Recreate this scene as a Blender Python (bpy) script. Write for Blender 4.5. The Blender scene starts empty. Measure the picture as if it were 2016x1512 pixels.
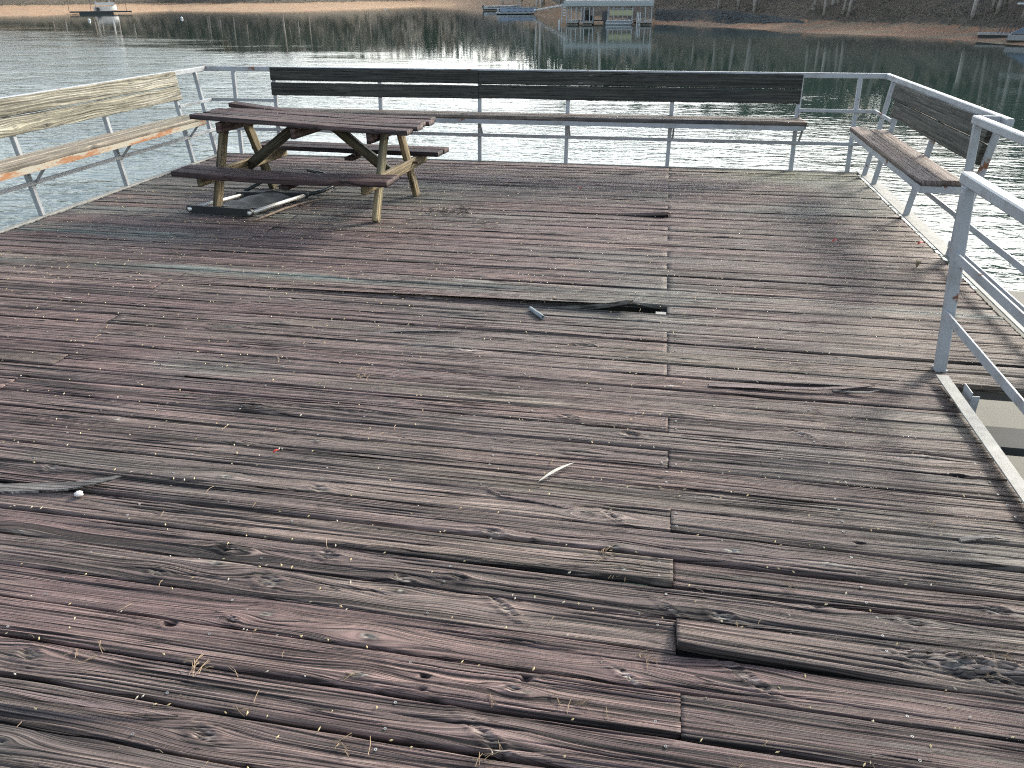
import bpy, math, random
import numpy as np
from mathutils import Matrix, Vector

random.seed(7)
RNG = np.random.RandomState(11)
scene = bpy.context.scene
COL = scene.collection
R = math.radians

# ------------------------------------------------------------------ camera
CAM_H = 1.68
CR = ((0.9828923923, 0.0788383640, -0.1664543707),
      (0.1841153556, -0.4446559532, 0.8765743660),
      (-0.0049072379, -0.8922250813, -0.4515643070))   # columns: right, down, forward
cam_d = bpy.data.cameras.new("camera")
cam = bpy.data.objects.new("camera", cam_d)
COL.objects.link(cam)
cam_d.sensor_width = 36.0
cam_d.lens = 1514.0 / 2016.0 * 36.0
cam_d.clip_start = 0.05
cam_d.clip_end = 3000.0
M = Matrix.Identity(4)
for i in range(3):
    M[i][0] = CR[i][0]
    M[i][1] = -CR[i][1]
    M[i][2] = -CR[i][2]
M[2][3] = CAM_H
cam.matrix_world = M
scene.camera = cam

# ------------------------------------------------------------------ sky and sun
SUN_AZ = 38.0     # clockwise from +Y
SUN_EL = 27.0
CLOUD = 33.0    # radiance of the cloud in sky-texture units
world = bpy.data.worlds.new("World")
scene.world = world
world.use_nodes = True
wn = world.node_tree.nodes
wl = world.node_tree.links
bg = wn["Background"]
sky = wn.new("ShaderNodeTexSky")
sky.sky_type = 'NISHITA'
sky.sun_disc = False
sky.sun_elevation = R(SUN_EL)
sky.sun_rotation = R(SUN_AZ)
sky.dust_density = 3.0
sky.air_density = 1.0
sky.ozone_density = 1.2
# thin bright cloud, thickest on the sun's side of the sky
def _n(t, **kw):
    n = wn.new(t)
    for k_, v_ in kw.items(): setattr(n, k_, v_)
    return n
tcw = _n("ShaderNodeTexCoord")
sepw = _n("ShaderNodeSeparateXYZ"); wl.new(tcw.outputs['Generated'], sepw.inputs[0])
def _m(op, a, b=0.0, clamp=False):
    n = _n("ShaderNodeMath", operation=op, use_clamp=clamp)
    for i_, x_ in enumerate((a, b)):
        if isinstance(x_, (int, float)): n.inputs[i_].default_value = x_
        else: wl.new(x_, n.inputs[i_])
    return n.outputs[0]
zz = _m('MAXIMUM', _m('ADD', sepw.outputs[2], 0.12), 0.05)
cmb = _n("ShaderNodeCombineXYZ"); wl.new(_m('DIVIDE', sepw.outputs[0], zz), cmb.inputs[0]); wl.new(_m('DIVIDE', sepw.outputs[1], zz), cmb.inputs[1])
cn = _n("ShaderNodeTexNoise"); cn.inputs['Scale'].default_value = 2.0; cn.inputs['Detail'].default_value = 5; cn.inputs['Roughness'].default_value = 0.55
wl.new(cmb.outputs[0], cn.inputs['Vector'])
cov = _n("ShaderNodeMapRange"); wl.new(cn.outputs['Fac'], cov.inputs[0])
cov.inputs[1].default_value = 0.34; cov.inputs[2].default_value = 0.62; cov.interpolation_type = 'SMOOTHSTEP'
dt = _m('ADD', _m('MULTIPLY', sepw.outputs[0], math.sin(R(30))), _m('MULTIPLY', sepw.outputs[1], math.cos(R(30))))
side = _n("ShaderNodeMapRange"); wl.new(dt, side.inputs[0]); side.inputs[1].default_value = 0.35; side.inputs[2].default_value = 0.95; side.interpolation_type = 'SMOOTHSTEP'
low = _n("ShaderNodeMapRange"); wl.new(sepw.outputs[2], low.inputs[0]); low.interpolation_type = 'SMOOTHSTEP'
for i_, x_ in enumerate((0.40, 0.72, 1.0, 0.0)): low.inputs[1 + i_].default_value = x_
cm_ = _m('MULTIPLY', _m('MULTIPLY', cov.outputs[0], low.outputs[0]), _m('ADD', _m('MULTIPLY', side.outputs[0], 0.80), 0.16))
mixw = _n("ShaderNodeMix", data_type='RGBA'); wl.new(cm_, mixw.inputs[0]); wl.new(sky.outputs[0], mixw.inputs[6])
mixw.inputs[7].default_value = (CLOUD * 0.97, CLOUD, CLOUD * 0.98, 1)
wl.new(mixw.outputs[2], bg.inputs[0])
bg.inputs[1].default_value = 0.15
sd = bpy.data.lights.new("sun", 'SUN')
sd.energy = 2.9
sd.angle = R(11.0)     # hazy sun: shadows soften within half a metre
sd.color = (1.0, 0.94, 0.84)
sun = bpy.data.objects.new("sun", sd)
COL.objects.link(sun)
dirv = Vector((math.sin(R(SUN_AZ)) * math.cos(R(SUN_EL)), math.cos(R(SUN_AZ)) * math.cos(R(SUN_EL)), math.sin(R(SUN_EL))))
sun.rotation_euler = dirv.to_track_quat('Z', 'Y').to_euler()
sun.location = dirv * 30
scene.view_settings.view_transform = 'Standard'
scene.view_settings.look = 'None'
scene.view_settings.exposure = 0.76
scene.view_settings.gamma = 1.0
scene.cycles.max_bounces = 6
scene.cycles.use_denoising = False
scene.cycles.filter_width = 1.1
scene.cycles.sample_clamp_indirect = 6.0

WZ = -2.7      # water level
DZ = -2.3      # lower dock floor

def ray(px, py):
    v = np.array([px - 1008.0, py - 756.0, 1514.0])
    return np.array(CR) @ v

def G(px, py, z=0.0):
    d = ray(px, py)
    t = (z - CAM_H) / d[2]
    return np.array([0, 0, CAM_H]) + t * d

# ------------------------------------------------------------------ noise
def _hash(ix, iy, seed):
    h = (ix.astype(np.int64) * 374761393 + iy.astype(np.int64) * 668265263 + seed * 974634777) & 0xFFFFFFFF
    h = ((h ^ (h >> 13)) * 1274126177) & 0xFFFFFFFF
    h = (h ^ (h >> 16)) & 0xFFFFFFFF
    return h.astype(np.float64) / 4294967295.0

def vn(x, y, seed=0):
    x = np.asarray(x, float); y = np.asarray(y, float)
    x, y = np.broadcast_arrays(x, y)
    ix = np.floor(x); iy = np.floor(y)
    fx = x - ix; fy = y - iy
    fx = fx * fx * (3 - 2 * fx); fy = fy * fy * (3 - 2 * fy)
    a = _hash(ix, iy, seed); b = _hash(ix + 1, iy, seed)
    c = _hash(ix, iy + 1, seed); d = _hash(ix + 1, iy + 1, seed)
    return (a * (1 - fx) + b * fx) * (1 - fy) + (c * (1 - fx) + d * fx) * fy

def fbm(x, y, seed=0, o=3):
    s = 0; a = 0.5; t = 0
    for i in range(o):
        s = s + a * vn(x * 2 ** i, y * 2 ** i, seed + i * 17); t += a; a *= 0.5
    return s / t

def sstep(a, b, x):
    t = np.clip((x - a) / (b - a), 0, 1)
    return t * t * (3 - 2 * t)

# ------------------------------------------------------------------ tagging
def tag(o, label=None, cat=None, group=None, kind=None):
    if label: o['label'] = label
    if cat: o['category'] = cat
    if group: o['group'] = group
    if kind: o['kind'] = kind
    return o

def thing(name, label, cat, loc=(0, 0, 0), rz=0.0, group=None):
    o = bpy.data.objects.new(name, None)
    COL.objects.link(o)
    o.location = loc
    o.rotation_euler = (0, 0, rz)
    o.empty_display_size = 0.2
    return tag(o, label, cat, group)

def link_mesh(name, me, mat, parent=None, smooth=False):
    if mat is not None: me.materials.append(mat)
    if smooth:
        me.polygons.foreach_set('use_smooth', [True] * len(me.polygons))
    o = bpy.data.objects.new(name, me)
    COL.objects.link(o)
    if parent is not None: o.parent = parent
    return o

class MB:
    """collects verts and faces of one mesh"""
    def __init__(s): s.v = []; s.f = []
    def add(s, vs, fs):
        n = len(s.v); s.v += [tuple(map(float, p)) for p in vs]; s.f += [tuple(i + n for i in f) for f in fs]
    def bar(s, p, q, w, h, up=(0, 0, 1), ch=0.12, off=(0, 0)):
        """chamfered rectangular bar from p to q, w across, h along up"""
        p = Vector(p); q = Vector(q); d = (q - p).normalized()
        u = Vector(up); sx = d.cross(u)
        if sx.length < 1e-4: sx = d.cross(Vector((0, 1, 0)))
        sx.normalize(); u = sx.cross(d).normalized()
        a = w / 2; b = h / 2; c = min(a, b) * ch * 2
        pr = [(-a, -b + c), (-a + c, -b), (a - c, -b), (a, -b + c), (a, b - c), (a - c, b), (-a + c, b), (-a, b - c)]
        vs = [e + sx * (x + off[0]) + u * (y + off[1]) for e in (p, q) for x, y in pr]
        fs = [(i, (i + 1) % 8, 8 + (i + 1) % 8, 8 + i) for i in range(8)]
        fs += [tuple(range(7, -1, -1)), tuple(range(8, 16))]
        s.add(vs, fs); return s
    def box(s, c, size, rz=0.0):
        x, y, z = [k / 2 for k in size]
        ca, sa = math.cos(rz), math.sin(rz)
        vs = []
        for dz in (-z, z):
            for dx, dy in ((-x, -y), (x, -y), (x, y), (-x, y)):
                vs.append((c[0] + dx * ca - dy * sa, c[1] + dx * sa + dy * ca, c[2] + dz))
        s.add(vs, [(3, 2, 1, 0), (4, 5, 6, 7), (0, 1, 5, 4), (1, 2, 6, 5), (2, 3, 7, 6), (3, 0, 4, 7)]); return s
    def tube(s, pts, r, n=10, caps=True):
        pts = [Vector(p) for p in pts]
        rs = r if isinstance(r, (list, tuple)) else [r] * len(pts)
        base = len(s.v); prev = None; vs = []
        for i, p in enumerate(pts):
            d = (pts[min(i + 1, len(pts) - 1)] - pts[max(i - 1, 0)]).normalized()
            if prev is None:
                a = d.cross(Vector((0, 0, 1)))
                if a.length < 1e-3: a = d.cross(Vector((0, 1, 0)))
            else: a = prev - d * prev.dot(d)
            a.normalize(); prev = a; b = d.cross(a)
            for k in range(n):
                t = 2 * math.pi * k / n
                vs.append(p + (a * math.cos(t) + b * math.sin(t)) * rs[i])
        fs = []
        for i in range(len(pts) - 1):
            for k in range(n):
                fs.append((i * n + k, i * n + (k + 1) % n, (i + 1) * n + (k + 1) % n, (i + 1) * n + k))
        if caps:
            fs.append(tuple(range(n - 1, -1, -1))); fs.append(tuple((len(pts) - 1) * n + k for k in range(n)))
        s.add(vs, fs); return s
    def build(s, name, mat, parent=None, smooth=False):
        me = bpy.data.meshes.new(name)
        me.from_pydata(s.v, [], s.f); me.update()
        return link_mesh(name, me, mat, parent, smooth)

# ------------------------------------------------------------------ node materials
def newmat(name):
    m = bpy.data.materials.new(name); m.use_nodes = True
    nt = m.node_tree; return m, nt, nt.nodes["Principled BSDF"]

def N(nt, t, **kw):
    n = nt.nodes.new(t)
    for k, v in kw.items(): setattr(n, k, v)
    return n

def mathn(nt, op, a, b=None, c=None, clamp=False):
    n = nt.nodes.new("ShaderNodeMath"); n.operation = op; n.use_clamp = clamp
    for i, x in enumerate((a, b, c)):
        if x is None: continue
        if isinstance(x, (int, float)): n.inputs[i].default_value = x
        else: nt.links.new(x, n.inputs[i])
    return n.outputs[0]

def mapr(nt, x, a, b, c, d, smooth=True):
    n = nt.nodes.new("ShaderNodeMapRange"); n.interpolation_type = 'SMOOTHSTEP' if smooth else 'LINEAR'
    nt.links.new(x, n.inputs[0])
    for i, k in enumerate((a, b, c, d)): n.inputs[1 + i].default_value = k
    return n.outputs[0]

def noise(nt, vec, scale=(1, 1, 1), detail=3, rough=0.55, loc=(0, 0, 0), dist=0.0, rot=(0, 0, 0)):
    mp = nt.nodes.new("ShaderNodeMapping")
    mp.inputs['Scale'].default_value = scale; mp.inputs['Location'].default_value = loc
    mp.inputs['Rotation'].default_value = rot
    nt.links.new(vec, mp.inputs['Vector'])
    n = nt.nodes.new("ShaderNodeTexNoise"); n.inputs['Scale'].default_value = 1.0
    n.inputs['Detail'].default_value = detail; n.inputs['Roughness'].default_value = rough
    n.inputs['Distortion'].default_value = dist
    nt.links.new(mp.outputs[0], n.inputs['Vector'])
    return n.outputs['Fac']

def mixc(nt, fac, a, b, mode='MIX'):
    n = nt.nodes.new("ShaderNodeMix"); n.data_type = 'RGBA'; n.blend_type = mode
    for i, x in ((0, fac), (6, a), (7, b)):
        if isinstance(x, (int, float)): n.inputs[i].default_value = x
        elif isinstance(x, tuple): n.inputs[i].default_value = (*x, 1.0) if len(x) == 3 else x
        else: nt.links.new(x, n.inputs[i])
    return n.outputs[2]

def bump(nt, h, strength, dist, bsdf, normal=None):
    b = nt.nodes.new("ShaderNodeBump"); b.inputs['Strength'].default_value = strength
    b.inputs['Distance'].default_value = dist
    nt.links.new(h, b.inputs['Height'])
    if normal is not None: nt.links.new(normal, b.inputs['Normal'])
    if bsdf is not None: nt.links.new(b.outputs[0], bsdf.inputs['Normal'])
    return b.outputs[0]

def wood_mat(name, spec=0.5, streak=0.55, bumpd=0.0016, rough=(0.5, 0.8), lined=0.5, hipale=0.35):
    m, nt, p = newmat(name)
    g = N(nt, "ShaderNodeAttribute", attribute_name="grain").outputs['Vector']
    col = N(nt, "ShaderNodeAttribute", attribute_name="tint").outputs['Color']
    fine = noise(nt, g, (3.0, 330.0, 1.0), 3, 0.6)
    mid = noise(nt, g, (1.6, 95.0, 1.0), 3, 0.6)
    hair = noise(nt, g, (7.0, 900.0, 1.0), 2, 0.6)
    blot = noise(nt, g, (14.0, 28.0, 1.0), 4, 0.65)
    crackn = noise(nt, g, (1.1, 26.0, 1.0), 3, 0.5, loc=(3.1, 7.7, 0))
    cd = mathn(nt, 'ABSOLUTE', mathn(nt, 'SUBTRACT', crackn, 0.5))
    crack = mapr(nt, cd, 0.0, 0.012, 1.0, 0.0)
    cm = mapr(nt, noise(nt, g, (2.2, 14.0, 1.0), 2, 0.5, loc=(9, 2, 0)), 0.48, 0.58, 0.0, 1.0)
    crack = mathn(nt, 'MULTIPLY', crack, cm)
    f1 = mapr(nt, fine, 0.32, 0.68, 1.0 - streak, 1.0 + streak * 0.75, False)
    f2 = mapr(nt, mid, 0.3, 0.7, 1.0 - streak * 0.6, 1.0 + streak * 0.5, False)
    f3 = mapr(nt, blot, 0.3, 0.7, 0.8, 1.2, False)
    f = mathn(nt, 'MULTIPLY', mathn(nt, 'MULTIPLY', f1, f2), f3)
    lines = mapr(nt, noise(nt, g, (1.3, 170.0, 1.0), 3, 0.55, loc=(1, 5, 2)), 0.36, 0.46, lined, 1.0)
    lines2 = mapr(nt, noise(nt, g, (2.0, 420.0, 1.0), 2, 0.5, loc=(4, 5, 2)), 0.38, 0.5, 0.5 + lined * 0.5, 1.0)
    f = mathn(nt, 'MULTIPLY', mathn(nt, 'MULTIPLY', f, mathn(nt, 'MULTIPLY', lines, lines2)), 1.25)
    f = mathn(nt, 'MULTIPLY', f, mathn(nt, 'SUBTRACT', 1.0, mathn(nt, 'MULTIPLY', crack, 0.85)))
    vm = N(nt, "ShaderNodeVectorMath", operation='SCALE')
    nt.links.new(col, vm.inputs[0]); nt.links.new(f, vm.inputs['Scale'])
    hi = mapr(nt, noise(nt, g, (2.4, 240.0, 1.0), 3, 0.6, loc=(11, 3, 7)), 0.53, 0.66, 0.0, 0.42)
    hi = mathn(nt, 'MULTIPLY', hi, mapr(nt, noise(nt, g, (1.2, 9.0, 1.0), 3, 0.6, loc=(2, 9, 4)), 0.42, 0.62, 0.15, 1.0))
    hi = mathn(nt, 'MULTIPLY', hi, mathn(nt, 'MULTIPLY', lines, hipale))
    nt.links.new(mixc(nt, hi, vm.outputs[0], (0.36, 0.31, 0.25)), p.inputs['Base Color'])  # pale highlights of raking light painted along the raised grain
    rr = mapr(nt, mid, 0.3, 0.7, rough[0], rough[1])
    nt.links.new(rr, p.inputs['Roughness'])
    p.inputs['Specular IOR Level'].default_value = spec
    h = mathn(nt, 'ADD', mathn(nt, 'MULTIPLY', fine, 0.8), mathn(nt, 'MULTIPLY', hair, 0.25))
    h = mathn(nt, 'SUBTRACT', h, mathn(nt, 'MULTIPLY', crack, 1.6))
    h = mathn(nt, 'ADD', h, mathn(nt, 'MULTIPLY', lines, 0.6))
    h = mathn(nt, 'ADD', h, mathn(nt, 'MULTIPLY', mid, 0.8))
    bump(nt, h, 1.0, bumpd, p)
    return m

M_DECK = wood_mat("weathered_deck_wood", 0.38, 0.75, 0.0036, (0.52, 0.88), 0.06, 1.0)
M_WOOD = wood_mat("weathered_board_wood", 0.25, 0.5, 0.0014, (0.55, 0.85), 0.35)

def paint_mat():
    m, nt, p = newmat("painted_steel")
    tc = N(nt, "ShaderNodeTexCoord").outputs['Object']
    a = noise(nt, tc, (6, 6, 6), 4, 0.6)
    b = noise(nt, tc, (2.3, 2.3, 2.3), 5, 0.7, loc=(4, 1, 2))
    dirt = mixc(nt, mapr(nt, a, 0.4, 0.75, 0, 1), (0.34, 0.36, 0.375), (0.25, 0.255, 0.25))
    rust = mixc(nt, a, (0.10, 0.035, 0.018), (0.25, 0.11, 0.05))
    fl = noise(nt, tc, (30, 30, 30), 3, 0.6, loc=(8, 2, 5)); fm2 = noise(nt, tc, (1.7, 1.7, 1.7), 2, 0.5, loc=(1, 7, 3))
    rm = mathn(nt, 'MAXIMUM', mapr(nt, b, 0.62, 0.66, 0, 1), mathn(nt, 'MULTIPLY', mapr(nt, fl, 0.66, 0.70, 0, 1), mapr(nt, fm2, 0.45, 0.6, 0, 1)))
    c = mixc(nt, rm, dirt, rust)
    nt.links.new(c, p.inputs['Base Color'])
    nt.links.new(mapr(nt, rm, 0, 1, 0.42, 0.9), p.inputs['Roughness'])
    bump(nt, mathn(nt, 'ADD', a, mathn(nt, 'MULTIPLY', rm, -0.6)), 0.4, 0.002, p)
    return m
M_PAINT = paint_mat()

def rust_angle_mat():
    m, nt, p = newmat("rusty_painted_angle")
    tc = N(nt, "ShaderNodeTexCoord").outputs['Object']
    b = noise(nt, tc, (5, 2.0, 9), 5, 0.7)
    a = noise(nt, tc, (20, 14, 20), 3, 0.6)
    rust = mixc(nt, a, (0.20, 0.075, 0.03), (0.40, 0.20, 0.09))
    c = mixc(nt, mapr(nt, b, 0.47, 0.56, 0, 1), (0.36, 0.33, 0.26), rust)
    nt.links.new(c, p.inputs['Base Color']); p.inputs['Roughness'].default_value = 0.75
    bump(nt, a, 0.4, 0.002, p)
    return m
M_RUST = rust_angle_mat()

def simple(name, c, rough=0.6, metal=0.0, var=0.25, scale=8.0, bmp=0.0, spec=0.5):
    m, nt, p = newmat(name)
    tc = N(nt, "ShaderNodeTexCoord").outputs['Object']
    a = noise(nt, tc, (scale,) * 3, 4, 0.6)
    lo = tuple(x * (1 - var) for x in c); hi = tuple(min(1, x * (1 + var)) for x in c)
    nt.links.new(mixc(nt, mapr(nt, a, 0.3, 0.7, 0, 1), lo, hi), p.inputs['Base Color'])
    p.inputs['Roughness'].default_value = rough; p.inputs['Metallic'].default_value = metal
    p.inputs['Specular IOR Level'].default_value = spec
    if bmp: bump(nt, a, 0.5, bmp, p)
    return m

M_BLACK = simple("black_plastic_fabric", (0.012, 0.016, 0.018), 0.55)
M_BLKPAINT = simple("black_painted_tube", (0.012, 0.02, 0.022), 0.28)
M_ALU = simple("bare_aluminium_tube", (0.82, 0.8, 0.74), 0.38, 0.55, 0.08)
M_GALV = simple("galvanised_strip", (0.25, 0.25, 0.225), 0.65, 0.05, 0.2, 18.0, 0.0015)
M_SCREW = simple("zinc_screw", (0.34, 0.34, 0.33), 0.6, 0.4, 0.5, 3.0)
M_UNDER = simple("dark_framing", (0.06, 0.055, 0.05), 0.8)

# ------------------------------------------------------------------ weathered board builder
class Wood:
    def __init__(s): s.V = []; s.F = []; s.C = []; s.Gr = []; s.n = 0
    def board(s, L, w, th, mat4, nu, nv, pal, seed, knots=None, ridge=0.0010, cracks=4, cup=None, warp=0.004,
              zfun=None, ncr_depth=0.005, vfun=None, tone=1.0, freq=210.0, wander=0.004, patches=None, endj=0.0, kdens=0.55, rings=0.0, ringf=46.0, ragged=0.003, jag=0.0, feats=(), groove=0.6):
        rs = np.random.RandomState(seed)
        u = np.linspace(0, L, nu); v = np.linspace(-w / 2, w / 2, nv)
        U, V = np.meshgrid(u, v, indexing='ij')
        sd = seed * 13 + 5
        vw = V + wander * (fbm(U * 1.4, V * 9 + seed, sd) - 0.5) * 2 + 0.012 * (vn(U * 0.5, V * 0, sd + 3) - 0.5)
        kn = []
        if knots is None:
            for i in range(rs.poisson(L * kdens)):
                kn.append((rs.uniform(0.05, L - 0.05), rs.uniform(-w * 0.42, w * 0.42), rs.uniform(0.6, 1.5)))
        else: kn = knots
        Z = np.zeros_like(U); kd = np.zeros_like(U); kc = np.zeros_like(U)
        for (ku, kv, ks) in kn:
            du = U - ku; dv = V - kv
            r2 = (du / (0.10 * ks)) ** 2 + (dv / (0.036 * ks)) ** 2
            vw = vw - dv * 0.85 * np.exp(-r2)
            ang = rs.uniform(-0.5, 0.5)
            a = (du * math.cos(ang) + dv * math.sin(ang)) / (0.020 * ks); b = (-du * math.sin(ang) + dv * math.cos(ang)) / (0.011 * ks)
            rr = np.sqrt(a * a + b * b) * (0.75 + 0.5 * fbm(U * 90, V * 90, sd + 31))
            core = 1 - sstep(0.55, 1.25, rr)
            kd = np.maximum(kd, core)
            kc = np.maximum(kc, np.exp(-(rr - 1.1) ** 2 * 9))
            Z += 0.0028 * np.exp(-r2 * 1.6) * ks + core * 0.0075 * (fbm(U * 110 + 5 * V * 40, V * 190, sd + 7, 2) - 0.42)
            if rs.rand() < 0.45: Z -= 0.006 * (1 - sstep(0.15, 0.55, rr))
        gdark = np.zeros_like(U); gpale = np.zeros_like(U)
        for (ft, fu, fv, fs_) in feats:
            du = U - fu; dv = V - fv
            if ft == 'hole':
                r_ = np.sqrt((du / 1.6) ** 2 + dv ** 2) * (0.8 + 0.5 * vn(U * 150, V * 150, sd + 5)); c_ = 1 - sstep(0.0045 * fs_, 0.009 * fs_, r_)
                Z -= 0.014 * c_; gdark = np.maximum(gdark, c_); vw = vw - dv * 0.7 * np.exp(-(du / 0.05) ** 2 - (dv / 0.02) ** 2)
                Z += 0.002 * np.exp(-((r_ - 0.013 * fs_) / 0.004) ** 2)
            elif ft == 'rot':
                m_r = np.exp(-(du / (0.15 * fs_)) ** 4 - (dv / 0.055) ** 4)
                cu = U * 22 + 1.3 * vn(V * 40, U * 3, sd + 91); cv = V * 75 + 1.5 * vn(U * 12, V * 3, sd + 92) + 0.5 * np.floor(cu)
                bl_ = _hash(np.floor(cu), np.floor(cv), sd); fu_ = np.abs(cu - np.round(cu)); fv_ = np.abs(cv - np.round(cv))
                ed_ = np.maximum(1 - sstep(0.02, 0.07, fu_), 1 - sstep(0.03, 0.14, fv_)) * (vn(U * 20, V * 60, sd + 93) > 0.35)
                Z += m_r * ((bl_ - 0.6) * 0.010 - 0.006 * ed_); gdark = np.maximum(gdark, m_r * ed_ * 0.9); gpale = np.maximum(gpale, 0.22 * m_r * (1 - ed_))
            else:
                a_ = -0.62 if ft == 'gash' else -0.25
                p_ = du * math.cos(a_) + dv * math.sin(a_); q_ = -du * math.sin(a_) + dv * math.cos(a_)
                ln_ = 0.060 * fs_ if ft == 'gash' else 0.034 * fs_; wd_ = 0.011 * fs_ if ft == 'gash' else 0.017 * fs_
                e_ = np.sqrt((p_ / ln_) ** 2 + (q_ / wd_) ** 2) * (0.7 + 0.6 * fbm(U * 70, V * 120, sd + 88, 2))
                c_ = 1 - sstep(0.5, 1.1, e_); fib = fbm(p_ * 60, q_ * 500, sd + 89, 2)
                Z += c_ * (-0.004 + 0.014 * (fib - 0.4)); Z += 0.004 * np.exp(-((e_ - 1.15) / 0.35) ** 2)
                gdark = np.maximum(gdark, c_ * sstep(0.55, 0.38, fib) if False else c_ * (1 - sstep(0.36, 0.52, fib))); gpale = np.maximum(gpale, c_ * sstep(0.46, 0.62, fib))
                g2_ = np.exp(-(du / (0.11 * fs_)) ** 2 - (dv / (0.034 * fs_)) ** 2); vw = vw - dv * 0.9 * g2_; Z += 0.003 * g2_
        if cup is None: cup = rs.uniform(-0.0022, 0.0032)
        t = 2 * V / w
        Z += cup * t * t + rs.uniform(-1, 1) * warp * 0.35 * t * (vn(U * 0.7, U * 0, sd + 2) * 2 - 1)
        Z += warp * (vn(U * 0.6, U * 0 + seed, sd + 1) - 0.5)
        edge = sstep(0.90, 1.0, np.abs(t))
        Z -= edge * 0.0035 * (0.6 + 0.8 * vn(U * 9, np.sign(V) * 3, sd + 9))
        wear = 0.45 + 1.1 * fbm(U * 1.2, V * 12, sd + 11)
        rg = vn(vw * freq, U * 1.1 + seed, sd + 4) * 0.65 + vn(vw * freq * 2.1, U * 2.3, sd + 6) * 0.35
        broad = vn(vw * freq * 0.3, U * 0.7, sd + 8)
        gro = (1 - sstep(0.22, 0.42, vn(vw * freq * 0.9 + 31, U * 0.55 + seed, sd + 12))) * sstep(0.30, 0.55, fbm(U * 0.9 + 7, V * 16, sd + 14)) * groove
        Z -= ridge * 1.8 * gro
        Z += ridge * wear * (rg - 0.5) * 2 + ridge * 2.0 * (broad - 0.5)
        # long checks
        cdark = np.zeros_like(U)
        for i in range(cracks):
            uc = rs.uniform(0, L); ln = rs.uniform(0.12, 0.9); v0 = rs.uniform(-w * 0.46, w * 0.46)
            vc = v0 + 0.010 * (vn(U * 2.2, U * 0 + i, sd + 21) - 0.5) + 0.004 * (vn(U * 14, U * 0 + i, sd + 22) - 0.5)
            tp = 1 - ((U - uc) / (ln / 2)) ** 2
            wd = (0.0012 + (0.0022 if i % 4 else 0.0042) * rs.rand() * np.clip(tp, 0, 1))
            q = np.clip(tp, 0, 1) ** 0.6 * np.exp(-((V - vc) / wd) ** 2)
            Z -= ncr_depth * q * (0.5 + rs.rand()); cdark = np.maximum(cdark, q)
            lip = np.clip(tp, 0, 1) * np.exp(-((V - vc - 0.004) / 0.004) ** 2)
            Z += 0.0012 * lip * rs.rand()
        # colour (grime sits in the grooves)
        A, B, C3 = [np.array(x) for x in pal]
        m1 = sstep(0.35, 0.65, fbm(U * 0.55, V * 3, sd + 13))[..., None]
        m2 = sstep(0.50, 0.80, fbm(U * 0.9, V * 14, sd + 15))[..., None]
        col = A * (1 - m1) + B * m1
        col = col * (1 - m2) + C3 * m2
        if patches is not None: col = patches(col, U, V)
        if rings:
            ph = vw * ringf * 2 * np.pi + 9 * fbm(U * 0.33, V * 7, sd + 71)
            q_ = (0.5 + 0.5 * np.sin(ph)) ** 2.2 * (0.35 + 1.0 * fbm(U * 2.0, V * 10, sd + 73))
            col = col * (1 - rings * np.clip(q_, 0, 1))[..., None]
        lum = (0.62 + 0.55 * rg + 0.28 * broad) * (1 - 0.75 * np.clip(gro, 0, 1))
        col = col * (lum * tone * rs.uniform(0.86, 1.14))[..., None]
        kcol = np.array([0.20, 0.19, 0.16]); kdk = np.array([0.035, 0.033, 0.03])
        kmix = np.clip(kd * 0.8, 0, 1)[..., None]
        kk = kcol * (0.12 + 1.5 * sstep(0.3, 0.75, fbm(U * 100, V * 170, sd + 41, 2)))[..., None]
        col = col * (1 - kmix) + kk * kmix
        col = col * (1 - 0.55 * np.clip(kc, 0, 1)[..., None] * 0.6)
        col = col * (1 - 0.62 * cdark[..., None]) + kdk * 0.2 * cdark[..., None]
        col = col * (1 - 0.8 * gdark)[..., None] + np.array([0.26, 0.24, 0.20]) * (gpale * 0.8)[..., None] * (1 - gdark)[..., None]
        if endj: 
            col = col * (1 - 0.35 * np.exp(-np.minimum(U, L - U) / 0.01))[..., None]
        if zfun is not None:
            dz = zfun(U, V); Z = Z + dz
        if vfun is not None: V2 = V + vfun(U)
        else: V2 = V + 0.0022 * (vn(U * 0.9, U * 0 + 3, sd + 51) - 0.5) * 2
        # ragged edges
        V2 = V2 + edge * np.sign(V) * (-ragged) * vn(U * 7, np.sign(V), sd + 61) ** 2
        U2 = U - jag * sstep(L - 0.16, L, U) * np.round(3 * vn(V * 55 + 3, V * 0, sd + 81)) / 3
        top = np.stack([U2, V2, Z], -1)
        nb = top.copy(); nb[..., 2] = Z - th
        # ring order grid with skirt
        def xf(P): 
            Pm = np.concatenate([P.reshape(-1, 3), np.ones((P.size // 3, 1))], 1) @ np.array(mat4).T
            return Pm[:, :3]
        base = s.n
        tv = xf(top)
        bidx = np.concatenate([np.arange(nv), np.arange(1, nu) * nv + nv - 1, (nu - 1) * nv + np.arange(nv - 2, -1, -1), np.arange(nu - 2, 0, -1) * nv])
        bv = xf(nb.reshape(-1, 3)[bidx])
        ii, jj = np.meshgrid(np.arange(nu - 1), np.arange(nv - 1), indexing='ij')
        a = (ii * nv + jj).ravel() + base
        q = np.stack([a, a + nv, a + nv + 1, a + 1], 1)
        nT = nu * nv; nbd = len(bidx)
        k = np.arange(nbd); k2 = (k + 1) % nbd
        sk = np.stack([base + bidx[k], base + bidx[k2], base + nT + k2, base + nT + k], 1)
        bl = base + nT
        corners = [bl, bl + nv - 1, bl + nv - 1 + nu - 1, bl + nv - 1 + nu - 1 + nv - 1]
        s.V += [tv, bv]; s.F += [q, sk, np.array([corners])]
        gr = np.stack([U + seed * 7.3, vw + seed * 0.77, np.full_like(U, seed * 1.37)], -1).reshape(-1, 3)
        cc = col.reshape(-1, 3)
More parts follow.
